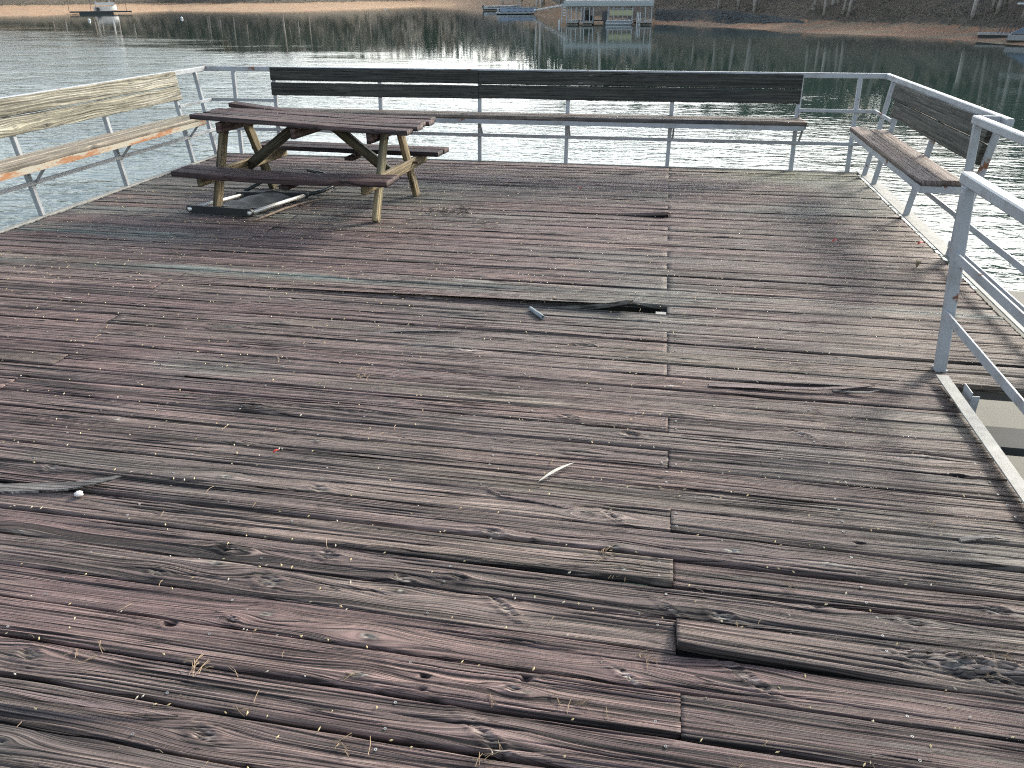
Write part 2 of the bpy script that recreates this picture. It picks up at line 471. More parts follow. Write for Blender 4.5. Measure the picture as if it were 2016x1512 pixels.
        s.Gr += [gr, gr[bidx] + np.array([0, 0.013, 0])]
        s.C += [cc, cc[bidx] * 0.5]  # shade below the boards painted in: colour darkens down their sides
        s.n += nT + nbd
        return s
    def build(s, name, mat, parent=None):
        V = np.concatenate(s.V); F = np.concatenate(s.F); C = np.concatenate(s.C); Gr = np.concatenate(s.Gr)
        me = bpy.data.meshes.new(name)
        me.vertices.add(len(V)); me.vertices.foreach_set('co', V.astype(np.float32).ravel())
        me.loops.add(F.size); me.loops.foreach_set('vertex_index', F.astype(np.int32).ravel())
        me.polygons.add(len(F))
        me.polygons.foreach_set('loop_start', np.arange(0, F.size, 4, dtype=np.int32))
        me.polygons.foreach_set('loop_total', np.full(len(F), 4, dtype=np.int32))
        me.update(calc_edges=True)
        ca = me.attributes.new('tint', 'FLOAT_COLOR', 'POINT')
        ca.data.foreach_set('color', np.concatenate([np.clip(C, 0.004, 0.9), np.ones((len(C), 1))], 1).astype(np.float32).ravel())
        ga = me.attributes.new('grain', 'FLOAT_VECTOR', 'POINT')
        ga.data.foreach_set('vector', Gr.astype(np.float32).ravel())
        me.validate()
        return link_mesh(name, me, mat, parent)

def T(x, y, z): return Matrix.Translation((x, y, z))
def frame(o, ux, uy, uz):
    m = Matrix.Identity(4)
    for i in range(3):
        m[i][0] = ux[i]; m[i][1] = uy[i]; m[i][2] = uz[i]; m[i][3] = o[i]
    return m

PURP = (0.112, 0.080, 0.083); PURP2 = (0.172, 0.127, 0.120); GREY = (0.146, 0.136, 0.128); DGREY = (0.075, 0.071, 0.075)
GRN = (0.115, 0.124, 0.095); TEAL = (0.125, 0.175, 0.158); TAN = (0.205, 0.158, 0.120); PALE = (0.25, 0.218, 0.195)

# ================================================================== the deck
XL, XR, XO = -5.13, 2.02, 1.418      # board ends: left edge, right edge, stair-opening edge
Y0, P = 1.39, 0.1395
YOPEN = 3.645
KMIN, KMAX = -7, 52
deck = thing("wooden_deck", "weathered plank deck with stained warped boards above the lake, under the picnic table", "deck", (0, 0, 0))
JX = lambda y: 0.10 + 0.07 * math.exp(-(y - 1.4) / 1.5)
joint_right = {0, 2, 4, 6, 9, 11, 15, 17, 18, 21, 24, 25, 27, 29, 32, 34, 37, 39, 42, 45, 48, 49, 51, -2, -4, -5}
wd_main = Wood()
raised = []

def position_patches(x0, yrow):
    def f(col, U, V):
        X = U + x0; Yw = yrow + V
        warm_sun = sstep(0.2, 2.0, X) * sstep(1.0, 3.2, Yw) * (1 - 0.7 * sstep(7.6, 8.5, Yw))  # warm sunlight painted into the boards towards the right
        purp = (1 - sstep(-2.2, 0.6, X + 0.35 * (fbm(X * 0.8, Yw * 0.8, 99) - 0.5) * 6))
        g2 = sstep(0.52, 0.72, fbm(X * 0.45 + 3, Yw * 1.1, 77))
        far_g = sstep(7.9, 8.5, Yw) * sstep(0.0, 1.2, X)
        p2 = sstep(0.50, 0.70, fbm(X * 0.7 + 13, Yw * 2.0, 123))
        c = col
        c = c + (np.array(TAN) * 1.05 - c) * (warm_sun * 0.55)[..., None]
        c = c + (np.array(PURP) * 1.0 - c) * (purp * 0.18)[..., None]
        c = c + (np.array((0.135, 0.082, 0.083)) - c) * (p2 * (0.16 + 0.12 * purp))[..., None]
        c = c + (np.array((0.095, 0.125, 0.108)) - c) * (g2 * 0.50)[..., None]
        c = c + (np.array((0.17, 0.18, 0.09)) - c) * (far_g * 0.6)[..., None]
        # teal bands on the boards about half way out
        tb = sstep(0.0, 1.0, 1 - np.abs(Yw - 4.62) / 0.14) * (1 - sstep(-1.2, -0.2, X) * (1 - sstep(-0.2, 0.3, X)))
        tb2 = sstep(0.0, 1.0, 1 - np.abs(Yw - 5.35) / 0.3) * (1 - sstep(-3.9, -3.0, X))
        tb3 = sstep(0.0, 1.0, 1 - np.abs(Yw - 6.1) / 0.45) * (1 - sstep(-2.4, -0.6, X)) * 0.5
        nn = sstep(0.35, 0.6, fbm(X * 1.3, Yw * 12, 55))
        tt = np.clip(tb * 0.75 * nn + tb2 * 0.7 * nn + tb3 * nn, 0, 0.85)
        c = c + (np.array(TEAL) - c) * tt[..., None]
        return c
    return f

def row_segments(k):
    y = Y0 + (k + 0.5) * P
    xr = XO if y < YOPEN - 0.02 else XR
    if k in joint_right: cuts = [JX(y)]
    else:
        cuts = [-3.05 + RNG.uniform(-0.12, 0.12)] if RNG.rand() < 0.75 else []
    if k in joint_right and y > 2.6: cuts = [-4.9 + 0.0 * k] + cuts if RNG.rand() < 0.0 else cuts
    xs = [XL] + cuts + [xr]
    return y, [(xs[i] + (0.0007 if i else 0), xs[i + 1] - (0.0007 if i < len(xs) - 2 else 0)) for i in range(len(xs) - 1)]

PALS = [(PURP2, GREY, PALE), (PURP, GREY, PURP2), (GREY, PURP2, GRN), (GREY, DGREY, PURP2), (DGREY, PURP, GREY), (GREY, GRN, PALE), (PURP2, PURP, GREY)]
PINNED = {21: 0}
SCREWS = []
JOISTS = [-4.9, -4.25, -3.65, -3.03, -2.42, -1.80, -1.2, -0.58, 0.13, 0.74, 1.34, 1.93]

def lift_none(U, V): return 0 * U

FEATS = [('knot', 645, 1095, 1.2), ('knot', 530, 1145, 1.5), ('knot', 445, 1080, 1.2), ('knot', 312, 1128, 1.0), ('knot', 793, 1143, 1.2), ('knot', 905, 1140, 0.9), ('knot', 1425, 1215, 1.3),
         ('knot', 1795, 1225, 1.3), ('gash', 990, 1193, 1.2), ('gash', 1205, 1020, 1.0), ('gash', 965, 1458, 1.6), ('knot', 968, 1052, 1.3), ('hole', 1035, 1337, 1.5), ('hole', 831, 1358, 1.0), ('hole', 835, 1332, 1.0),
         ('knot', 1008, 1358, 0.7), ('hole', 335, 1228, 1.6), ('knot', 98, 924, 1.1), ('knot', 1240, 857, 1.3), ('gash', 1578, 856, 1.1), ('knot', 845, 586, 1.6), ('knot', 455, 1222, 0.8), ('hole', 1692, 1070, 1.2),
         ('hole', 1880, 936, 1.0), ('knot', 500, 802, 1.3), ('gash', 1470, 1335, 1.5), ('gash', 1230, 1330, 1.0), ('knot', 630, 965, 1.2), ('hole', 838, 744, 1.2), ('knot', 1150, 680, 1.4), ('knot', 1605, 1190, 1.0),
         ('knot', 1965, 1205, 1.1), ('knot', 60, 1290, 1.3), ('knot', 400, 1445, 1.3), ('gash', 1085, 590, 1.0), ('knot', 580, 590, 1.6), ('knot', 1120, 822, 1.1), ('knot', 920, 690, 1.5), ('hole', 1895, 936, 0.8), ('gash', 1320, 1200, 0.9), ('rot', 1840, 1300, 1.0), ('gash', 1885, 1290, 1.5), ('rot', 1960, 1330, 0.9)]
FW = [(t_, *G(a_, b_)[:2], s_) for t_, a_, b_, s_ in FEATS]
def feats_for(xa, xb, y):
    return [(t_, X - xa, Yf - y, s_) for t_, X, Yf, s_ in FW if xa < X < xb and abs(Yf - y) < P / 2]
for k in range(KMIN, KMAX):
    y, segs = row_segments(k)
    for si, (xa, xb) in enumerate(segs):
        jg = 0.0
        w = P - (RNG.uniform(0.004, 0.009) if RNG.rand() < 0.7 else RNG.uniform(0.010, 0.017))
        zf = None; vf = None; cr = None; target = wd_main; label = None; nm = None
        if xa > 0 and y > YOPEN and False: pass
        if k == 21 and si == 0:
            xb = -0.09
            L_ = xb - xa
            def zf(U, V, L_=L_): 
                s_ = np.clip((U - (L_ - 0.50)) / 0.50, 0, 1)
                return 0.066 * s_ ** 1.5 * (0.72 - 0.8 * V / 0.14)
            target = Wood(); nm = "raised_board"; jg = 0.07; w = P - 0.006; label = "grey board curling up with a jagged end beside the black hole"
        elif k == 37 and si == 0:
            L_ = xb - xa
            def zf(U, V, L_=L_):
                s_ = np.clip((U - (L_ - 0.75)) / 0.75, 0, 1)
                return 0.036 * s_ ** 1.8 * (0.9 - V / 0.14 * 0.5)
            target = Wood(); nm = "raised_board"; label = "far board lifted at its butt end"
        elif k == 2 and xa > 0:
            L_ = xb - xa
            def zf(U, V, L_=L_):
                s_ = np.clip(1 - U / 0.95, 0, 1)
                hump = np.exp(-((U - 0.86) / 0.20) ** 2) * np.exp(-((V - 0.035) / 0.03) ** 2)
                pit = np.exp(-((U - 0.98 + V * 2) / 0.10) ** 2) * np.exp(-((V + 0.012) / 0.016) ** 2)
                return 0.040 * s_ ** 1.3 * (0.75 - V / 0.14 * 0.9) + 0.016 * hump - 0.016 * pit
            target = Wood(); nm = "raised_board"; label = "near board twisted up at the joint, rotted open further right"
        elif k == 4 and si == 0:
            L_ = xb - xa
            def zf(U, V, L_=L_):
                s_ = np.clip((U - (L_ - 0.5)) / 0.5, 0, 1)
                return 0.014 * s_ ** 1.2 * (0.7 - V / 0.14 * 1.2)
        elif k == 6 and xa > 0:
            def zf(U, V): 
                s_ = np.clip(1 - U / 0.8, 0, 1); s2 = np.exp(-((U - 1.0) / 0.25) ** 2)
                return 0.012 * s_ * (0.6 - V / 0.14) + 0.014 * s2 * (0.5 - V / 0.14)
        elif k == 15 and xa > 0:
            def zf(U, V):
                s_ = np.exp(-((U - 0.85) / 0.35) ** 2)
                return 0.022 * s_ * np.clip(0.4 - V / 0.14, 0, 1) ** 1.3
        elif k == 12 and si == len(segs) - 1:
            L_ = xb - xa
            def zf(U, V, x0=xa):
                s_ = np.exp(-((U + x0 + 0.25) / 0.35) ** 2)
                return 0.015 * s_ * np.clip(V / 0.14 + 0.45, 0, 1)
        elif RNG.rand() < 0.35:
            c0 = RNG.uniform(0, xb - xa); sg = RNG.choice([-1, 1]); am = RNG.uniform(0.004, 0.010); wd_ = RNG.uniform(0.25, 0.6)
            def zf(U, V, c0=c0, sg=sg, am=am, wd_=wd_): return am * np.exp(-((U - c0) / wd_) ** 2) * (0.5 + sg * V / 0.14)
        L = xb - xa
        near = y < 3.0
        mid = y < 4.6
        du = 0.012 if near else (0.022 if mid else 0.04)
        nv = 64 if y < 2.2 else (48 if near else (24 if mid else 14))
        pal = PALS[RNG.randint(len(PALS))]
        seed = 1000 + k * 7 + si
        if k == 21 and si == 0: pal = (GREY, PURP2, GREY)
        if k == 2: pal = (GREY, PALE, PURP2)
        MEANC = np.array((0.166, 0.116, 0.105)); pal = tuple(tuple((np.array(q) * 0.46 + MEANC * 0.54) * np.array((1.04, 1.0, 0.93))) for q in pal)
        if y < 0.8: nv = 10; du = 0.06
        ncr = int(L * (4.5 if mid else 2.4))
        target.board(L, w, 0.027, frame((xa, y, 0), (1, 0, 0), (0, 1, 0), (0, 0, 1)), max(8, int(L / du)), nv, pal, seed,
                     ridge=0.0014 if mid else 0.0022, cracks=ncr, ncr_depth=0.006 if mid else 0.008, zfun=zf, warp=0.006,
                     patches=position_patches(xa, y), tone=1.0, groove=1.0, feats=feats_for(xa, xb, y), kdens=0.7, ragged=0.008, jag=jg, wander=RNG.choice([0.003, 0.005, 0.009, 0.015]), freq=RNG.choice([120., 170., 230.]))
        if nm:
            ob = target.build(nm, M_DECK, deck); ob['label'] = label
        if y > 0.9:
            for jx in JOISTS:
                for off in ((-0.028, 0.028) if abs(jx - 0.13) < 0.02 and k in joint_right else (0.0,)):
                    X = jx + off if off else jx + RNG.uniform(-0.012, 0.012)
                    if xa + 0.015 < X < xb - 0.015:
                        for vy in (-0.038, 0.036):
                            if RNG.rand() < 0.72:
                                if (k == 21 and X > -0.7 and X < 0.1): continue
                                vj = vy + RNG.uniform(-0.006, 0.006)
                                zz = 0.0
                                if zf is not None: zz = float(np.asarray(zf(np.array([X - xa]), np.array([vj])))[0])
                                SCREWS.append((X, y + vj, zz + 0.0012, y))
wd_main.build("decking", M_DECK, deck)

sc = MB(); sc_small = []
SCREWS.sort(key=lambda s_: s_[1])
for (x, yy, z, _) in SCREWS:
    if yy > 5.2: continue
    r = 0.0040
    vs = []; n = 8
    for rr, zz in ((r, -0.001), (r, 0.0012), (r * 0.55, 0.0012), (r * 0.45, -0.0015)):
        for q in range(n): vs.append((x + rr * math.cos(q * math.pi / 4), yy + rr * math.sin(q * math.pi / 4), z + zz))
    fs = [(a * n + q, a * n + (q + 1) % n, (a + 1) * n + (q + 1) % n, (a + 1) * n + q) for a in range(3) for q in range(n)]
    fs.append(tuple(3 * n + q for q in range(n)))
    sc.add(vs, fs)
o = sc.build("deck_screws", M_SCREW, deck); o['kind'] = 'stuff'

fr = MB()
for jx in JOISTS: 
    fr.box((jx, 4.0 if jx < 1.36 else 6.2, -0.125 if jx < 1.36 else -0.055), (0.11 if abs(jx - 0.13) < 0.02 else 0.04, 9.3 if jx < 1.36 else 5.0, 0.185 if jx < 1.36 else 0.05))
fr.build("joists", M_UNDER, deck)
fr = MB(); fr.box((0.78, 1.715, -0.10), (1.2, 0.03, 0.13)); fr.box((0.78, 1.75, -0.16), (1.2, 0.2, 0.02)); fr.build("added_dark_backing", M_UNDER, deck)  # added boards, no real framing: they keep the lifted board's gap black
fr = MB()
for by_ in (1.95, 2.75, 3.5, 4.85, 5.9, 7.0, 7.9): fr.box((-1.9 if by_ < 3.6 else -1.55, by_, -0.14), (6.45 if by_ < 3.6 else 7.1, 0.035, 0.15))
fr.build("added_dark_backing", M_UNDER, deck)  # added cross boards that hide bright water and keep the gaps dark
fr = MB()
fr.box((-1.56, 8.72, -0.13), (7.2, 0.03, 0.2)); fr.build("far_fascia_beam", M_UNDER, deck)
fr = MB(); fr.bar((XO + 0.05, 4.08, -0.53), (4.2, 4.08, -0.53), 0.24, 0.05); fr.build("cross_beam", simple("dark_wet_timber", (0.022, 0.026, 0.026), 0.8), deck)
fr = MB(); fr.box((1.78, YOPEN + 0.012, -0.052), (0.70, 0.035, 0.045)); fr.build("opening_header", M_UNDER, deck)
fr = MB(); fr.box((1.405, 1.95, -0.13), (0.04, 3.35, 0.19)); fr.build("rim_joist", M_UNDER, deck)
# steel edge strips
def strip(name, pts, w, t=0.008, z=0.012):
    m_ = MB()
    for a, b in zip(pts[:-1], pts[1:]): m_.bar((a[0], a[1], z), (b[0], b[1], z), w, t)
    o = m_.build(name, M_GALV, deck); return o
strip("edge_strip", [(2.085, 0.3), (2.085, 8.71)], 0.11, 0.008, 0.014)['label'] = "wide pale steel strip along the deck's right edge"
strip("edge_strip", [(-5.165, 0.3), (-5.165, 8.74)], 0.055, 0.03, -0.005)['label'] = "steel strip along the deck's left edge"
strip("edge_strip", [(-5.19, 8.725), (2.14, 8.725)], 0.03, 0.025, -0.01)['label'] = "thin steel strip along the deck's far edge"
strip("edge_strip", [(1.415, 0.3), (1.415, 3.645)], 0.056, 0.007, 0.034)['label'] = "flat steel strip edging the stair opening"
bm_ = MB()
bm_.box((1.475, 3.47, -0.02), (0.004, 0.10, 0.16)); bm_.box((1.492, 3.418, -0.03), (0.034, 0.004, 0.15))
bm_.build("steel_bracket", M_PAINT, deck)
# posts that carry the deck
for (px_, py_) in ((-5.0, 8.5), (-1.6, 8.5), (1.9, 8.5), (-5.0, 4.6), (1.95, 4.6), (1.95, 0.6), (-5.0, 0.6), (-1.6, 4.6)):
    m_ = MB(); m_.bar((px_, py_, DZ), (px_, py_, -0.23), 0.09, 0.09, (0, 1, 0)); m_.build("support_post", M_PAINT, deck)

# ================================================================== lower dock
ld = MB()
ldx0, ldx1, ldy0, ldy1 = 2.75, 9.5, -2.0, 12.05
m_, nt, p_ = newmat("lower_dock_panels")
tc = N(nt, "ShaderNodeTexCoord").outputs['Object']
br = N(nt, "ShaderNodeTexBrick"); br.offset = 0.0
br.inputs['Color1'].default_value = (0.15, 0.14, 0.105, 1); br.inputs['Color2'].default_value = (0.14, 0.13, 0.10, 1)
br.inputs['Mortar'].default_value = (0.12, 0.11, 0.09, 1); br.inputs['Scale'].default_value = 1.0
br.inputs['Mortar Size'].default_value = 0.006; br.inputs['Brick Width'].default_value = 1.2; br.inputs['Row Height'].default_value = 0.62
nt.links.new(tc, br.inputs['Vector'])
nz = noise(nt, tc, (1.5, 1.5, 1.5), 5, 0.65)
nt.links.new(mixc(nt, mapr(nt, nz, 0.35, 0.7, 0, 0.5), br.outputs[0], (0.16, 0.15, 0.12)), p_.inputs['Base Color'])
p_.inputs['Roughness'].default_value = 0.8
M_LD = m_
lower = thing("lower_dock", "beige panelled lower dock floor seen through the stair opening", "dock", (0, 0, DZ))
ld.box(((ldx0 + ldx1) / 2, (ldy0 + ldy1) / 2, -0.06), (ldx1 - ldx0, ldy1 - ldy0, 0.12)); ld.build("dock_floor", M_LD, lower)
fl = MB()
for i in range(4): fl.box(((ldx0 + ldx1) / 2, ldy0 + 1.5 + i * 3.6, -0.32), (ldx1 - ldx0 - 0.4, 1.1, 0.38))
fl.build("float", M_UNDER, lower)

# ================================================================== railings
ZT = 0.935
def post(par, b, t, w=0.042):
    m_ = MB(); m_.bar(b, t, w, w, (0, 1, 0) if abs(t[0] - b[0]) >= abs(t[1] - b[1]) else (1, 0, 0)); 
    # welded foot plate
    m_.box((b[0], b[1], 0.005), (w * 1.12, w * 1.12, 0.010))
    m_.tube([Vector(b) + (Vector(t) - Vector(b)) * f_ for f_ in (0.972, 0.99)], [w * 0.62, w * 0.5], 9)
    return m_.build("post", M_PAINT, par)
def rail(par, name, a, b, w, h, up=(0, 0, 1)):
    return MB().bar(a, b, w, h, up).build(name, M_PAINT, par)
lnL = lambda z: -5.18 - 0.11 * z
lnR = lambda z: 2.065 + 0.117 * z
lnF = lambda z: 8.71 + 0.10 * z
zlow, zmid = 0.285, 0.605
# left
rl = thing("railing", "pale steel railing along the left side of the deck, behind the sunlit bench", "railing", (-5.18, 5.0, 0)); inv = Matrix.Translation((5.18, -5.0, 0))
def rel(o, root):  # keep world coordinates for children given in world space
    o.matrix_parent_inverse = Matrix.Translation(root.location).inverted()
    return o
for yy in (0.9, 2.1, 3.3, 4.5, 5.695, 6.866, 8.071, 8.572):
    rel(post(rl, (lnL(0), yy, 0.0), (lnL(ZT - 0.02), yy, ZT - 0.02)), rl)
yF_t = lnF(ZT)
rel(rail(rl, "top_rail", (lnL(ZT), 0.6, ZT), (lnL(ZT), yF_t - 0.02, ZT), 0.045, 0.05), rl)
rel(rail(rl, "lower_rail", (lnL(zlow) + 0.03, 0.6, zlow), (lnL(zlow) + 0.03, lnF(zlow) - 0.02, zlow), 0.018, 0.035), rl)
rel(rail(rl, "mid_rail", (lnL(zmid) + 0.025, 8.07, zmid), (lnL(zmid) + 0.025, lnF(zmid) - 0.02, zmid), 0.018, 0.032), rl)
# far
rf = thing("railing", "pale steel railing across the far end of the deck, behind the long dark bench", "railing", (-1.5, 8.71, 0))
for xx in (-4.93, -4.43, -3.16, -2.01, -1.03, 0.078, 1.37, 1.936):
    lx = -0.03 * xx / 2
    rel(post(rf, (xx, lnF(0), 0.0), (xx - 0.02 * (xx > 1) , lnF(ZT - 0.02), ZT - 0.02)), rf)
rel(rail(rf, "top_rail", (lnL(ZT) - 0.022, yF_t, ZT + 0.001), (lnR(ZT) + 0.022, yF_t, ZT + 0.001), 0.045, 0.05), rf)
rel(rail(rf, "lower_rail", (lnL(zlow), lnF(zlow) - 0.03, zlow), (lnR(zlow), lnF(zlow) - 0.03, zlow), 0.018, 0.035), rf)
rel(rail(rf, "mid_rail", (lnL(zmid), lnF(zmid) - 0.03, zmid), (-4.43, lnF(zmid) - 0.03, zmid), 0.018, 0.032), rf)
rel(rail(rf, "mid_rail", (1.36, lnF(zmid) - 0.03, zmid), (lnR(zmid), lnF(zmid) - 0.03, zmid), 0.018, 0.032), rf)
# right, behind the small bench
rr_ = thing("railing", "pale steel railing leaning out behind the short right-hand bench", "railing", (2.065, 7.2, 0))
for yy in (8.531, 8.104, 6.91, 5.758):
    rel(post(rr_, (lnR(0), yy, 0.0), (lnR(ZT - 0.02), yy, ZT - 0.02)), rr_)
rel(rail(rr_, "top_rail", (lnR(ZT), yF_t - 0.023, ZT), (lnR(ZT), 5.62, ZT), 0.045, 0.05), rr_)
rel(rail(rr_, "mid_rail", (lnR(zmid) - 0.03, lnF(zmid) - 0.04, zmid), (lnR(zmid) - 0.03, 8.09, zmid), 0.018, 0.032), rr_)
rel(rail(rr_, "lower_rail", (lnR(zlow) - 0.03, lnF(zlow) - 0.05, zlow), (lnR(zlow) - 0.03, 5.80, zlow), 0.018, 0.035), rr_)
# outer near right
ro = thing("railing", "upright steel railing on the deck's outer right edge with a rust-streaked end post", "railing", (2.06, 5.7, 0))
o = rel(post(ro, (2.070, 5.70, 0.0), (2.018, 5.715, ZT - 0.02), 0.046), ro); o['label'] = "rust-streaked end post"
for yy in (4.0, 2.4, 0.8): rel(post(ro, (2.07, yy, 0.0), (2.02, yy, ZT - 0.02), 0.046), ro)
rel(rail(ro, "top_rail", (2.018, 5.76, ZT), (2.018, 0.6, ZT), 0.055, 0.052), ro)
rel(rail(ro, "top_rail", (2.046, 5.735, ZT + 0.002), (lnR(ZT) - 0.023, 5.735, ZT + 0.002), 0.03, 0.05), ro)
rel(rail(ro, "lower_rail", (2.03, 5.74, 0.306), (2.03, 0.6, 0.306), 0.012, 0.04), ro)
rel(rail(ro, "toe_rail", (2.04, 5.74, 0.106), (2.04, 0.6, 0.106), 0.012, 0.045), ro)
# guard rail by stair opening
rg_ = thing("railing", "close steel guard rail with three bars beside the stair opening", "railing", (1.45, 3.79, 0))
o = rel(post(rg_, (1.453, 3.788, 0.0), (1.372, 3.80, 0.90), 0.05), rg_)
for yy in (1.9, 0.3): rel(post(rg_, (1.453, yy, 0.0), (1.372, yy, 0.90), 0.05), rg_)
rel(rail(rg_, "top_rail", (1.388, 3.90, 0.922), (1.388, 0.2, 0.922), 0.055, 0.052), rg_)
rel(rail(rg_, "mid_rail", (1.385, 3.84, 0.585), (1.385, 0.2, 0.585), 0.010, 0.042), rg_)
rel(rail(rg_, "lower_rail", (1.405, 3.80, 0.30), (1.405, 0.2, 0.30), 0.010, 0.042), rg_)

# ================================================================== benches
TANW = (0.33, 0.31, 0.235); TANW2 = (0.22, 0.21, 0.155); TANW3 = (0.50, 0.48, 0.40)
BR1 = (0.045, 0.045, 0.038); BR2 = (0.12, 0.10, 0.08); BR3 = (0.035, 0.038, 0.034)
def board_obj(name, par, o, ux, uy, uz, L, w, th, pal, seed, mat=M_WOOD, **kw):
    wb = Wood()
    ux = Vector(ux).normalized(); uz = Vector(uz).normalized(); uy = uz.cross(ux).normalized()
    wb.board(L, w, th, frame(o, ux, uy, uz), kw.pop('nu', max(12, int(L / 0.03))), kw.pop('nv', 20), pal, seed, **kw)
    ob = wb.build(name, mat, par)
    ob.matrix_parent_inverse = par.matrix_world.inverted() if False else Matrix.Translation(par.location).inverted()
    return ob
# left bench: faces +X
bl = thing("deck_bench", "sunlit pale timber bench on the left railing with orange rust under its seat", "bench", (-5.1, 5.2, 0))
up = Vector((-0.11, 0, 1)).normalized(); nL = Vector((1, 0, 0.11)).normalized()
for z0, nm in ((0.742, 1), (0.888, 2)):
    board_obj("backrest_board", bl, Vector((lnL(z0) + 0.045, 1.0, z0)), (0, 1, 0), None or (0, 0, 1), nL, 7.13, 0.141, 0.035,
              (TANW, TANW2, TANW3), 31 + nm, nu=760, nv=56, ridge=0.0012, freq=110.0, wander=0.03, tone=0.80, cracks=5, kdens=0.7, rings=0.66, cup=0.0, warp=0.0)
board_obj("seat_board", bl, Vector((-5.165, 1.0, 0.51)), (0, 1, 0), (0, 0, 1), (0, 0, 1), 7.12, 0.137, 0.035, (TANW2, (0.24, 0.21, 0.16), (0.30, 0.25, 0.2)), 41, nu=260)
board_obj("seat_board", bl, Vector((-5.021, 1.0, 0.51)), (0, 1, 0), (0, 0, 1), (0, 0, 1), 7.42, 0.137, 0.035, (TANW2, (0.24, 0.21, 0.16), (0.30, 0.25, 0.2)), 42, nu=260)
m_ = MB(); m_.bar((-4.958, 1.0, 0.448), (-4.958, 8.1, 0.448), 0.008, 0.052); m_.bar((-4.98, 1.0, 0.47), (-4.98, 8.1, 0.47), 0.05, 0.007)
rel(m_.build("seat_angle", M_RUST, bl), bl)
for yy in (2.1, 3.3, 4.5, 5.695, 6.866, 8.071):
    m_ = MB(); m_.bar((-5.2, yy + 0.03, 0.452), (-4.97, yy + 0.03, 0.452), 0.03, 0.03); m_.bar((-5.21, yy + 0.03, 0.25), (-5.03, yy + 0.03, 0.44), 0.02, 0.02)
    rel(m_.build("seat_bracket", M_PAINT, bl), bl)
# far bench
bf = thing("deck_bench", "long dark backlit timber bench on the far railing behind the picnic table", "bench", (-1.5, 8.6, 0))
nF = Vector((0, -1, 0.10)).normalized()
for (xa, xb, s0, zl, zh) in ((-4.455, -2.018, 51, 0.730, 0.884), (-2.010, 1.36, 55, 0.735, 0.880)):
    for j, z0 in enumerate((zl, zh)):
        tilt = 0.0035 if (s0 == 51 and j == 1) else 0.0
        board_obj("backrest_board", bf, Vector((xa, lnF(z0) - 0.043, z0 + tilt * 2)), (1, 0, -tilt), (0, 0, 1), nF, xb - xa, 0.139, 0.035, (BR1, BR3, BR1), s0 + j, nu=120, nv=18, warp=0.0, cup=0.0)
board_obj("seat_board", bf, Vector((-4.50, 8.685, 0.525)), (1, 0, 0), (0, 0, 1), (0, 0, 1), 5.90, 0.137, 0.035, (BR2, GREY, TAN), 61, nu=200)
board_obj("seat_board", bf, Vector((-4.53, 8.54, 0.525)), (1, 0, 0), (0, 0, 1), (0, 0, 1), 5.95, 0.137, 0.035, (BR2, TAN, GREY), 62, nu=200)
m_ = MB(); m_.bar((-4.45, 8.478, 0.463), (1.40, 8.478, 0.463), 0.008, 0.048); m_.bar((-4.45, 8.50, 0.485), (1.40, 8.50, 0.485), 0.05, 0.006)
rel(m_.build("seat_angle", M_PAINT, bf), bf)
for xx in (-4.43, -3.16, -2.01, -1.03, 0.078, 1.37):
    m_ = MB(); m_.bar((xx + 0.035, 8.74, 0.468), (xx + 0.035, 8.49, 0.468), 0.03, 0.03); m_.bar((xx + 0.035, 8.72, 0.30), (xx + 0.035, 8.56, 0.455), 0.02, 0.02)
    rel(m_.build("seat_bracket", M_PAINT, bf), bf)
# right bench
br_ = thing("deck_bench", "short brown bench with two-board seat on the right side of the deck", "bench", (1.95, 7.0, 0))
nR = Vector((-1, 0, 0.117)).normalized()
for j, z0 in enumerate((0.708, 0.853)):
    ya, yb = (5.80, 8.16) if j == 0 else (5.80, 8.30)
    board_obj("backrest_board", br_, Vector((lnR(z0) - 0.043, ya, z0)), (0, 1, 0), (0, 0, 1), nR, yb - ya, 0.138, 0.035, ((0.080, 0.080, 0.062), (0.060, 0.062, 0.05), (0.10, 0.095, 0.075)), 71 + j, nu=120, nv=20, warp=0.0, cup=0.0)
board_obj("seat_board", br_, Vector((2.020, 5.89, 0.51)), (0, 1, 0), (0, 0, 1), (0, 0, 1), 2.30, 0.143, 0.035, ((0.24, 0.17, 0.13), (0.2, 0.16, 0.14), TAN), 81, nu=140, nv=26)
board_obj("seat_board", br_, Vector((1.872, 5.86, 0.51)), (0, 1, 0), (0, 0, 1), (0, 0, 1), 2.46, 0.143, 0.035, ((0.24, 0.17, 0.13), (0.2, 0.16, 0.14), TAN), 82, nu=140, nv=26)
m_ = MB(); m_.bar((1.812, 5.87, 0.448), (1.812, 8.3, 0.448), 0.008, 0.05); m_.bar((1.812, 5.87, 0.448), (2.09, 5.87, 0.448), 0.05, 0.008, (1, 0, 0)) ; m_.bar((1.835, 5.87, 0.471), (1.835, 8.3, 0.471), 0.05, 0.006)
m_.bar((1.81, 5.872, 0.45), (2.10, 5.872, 0.45), 0.006, 0.045)
rel(m_.build("seat_angle", M_PAINT, br_), br_)
for yy in (8.104, 6.91, 5.93):
    m_ = MB(); m_.bar((2.11, yy + 0.03, 0.452), (1.82, yy + 0.03, 0.452), 0.03, 0.03)
    rel(m_.build("seat_bracket", M_PAINT, br_), br_)

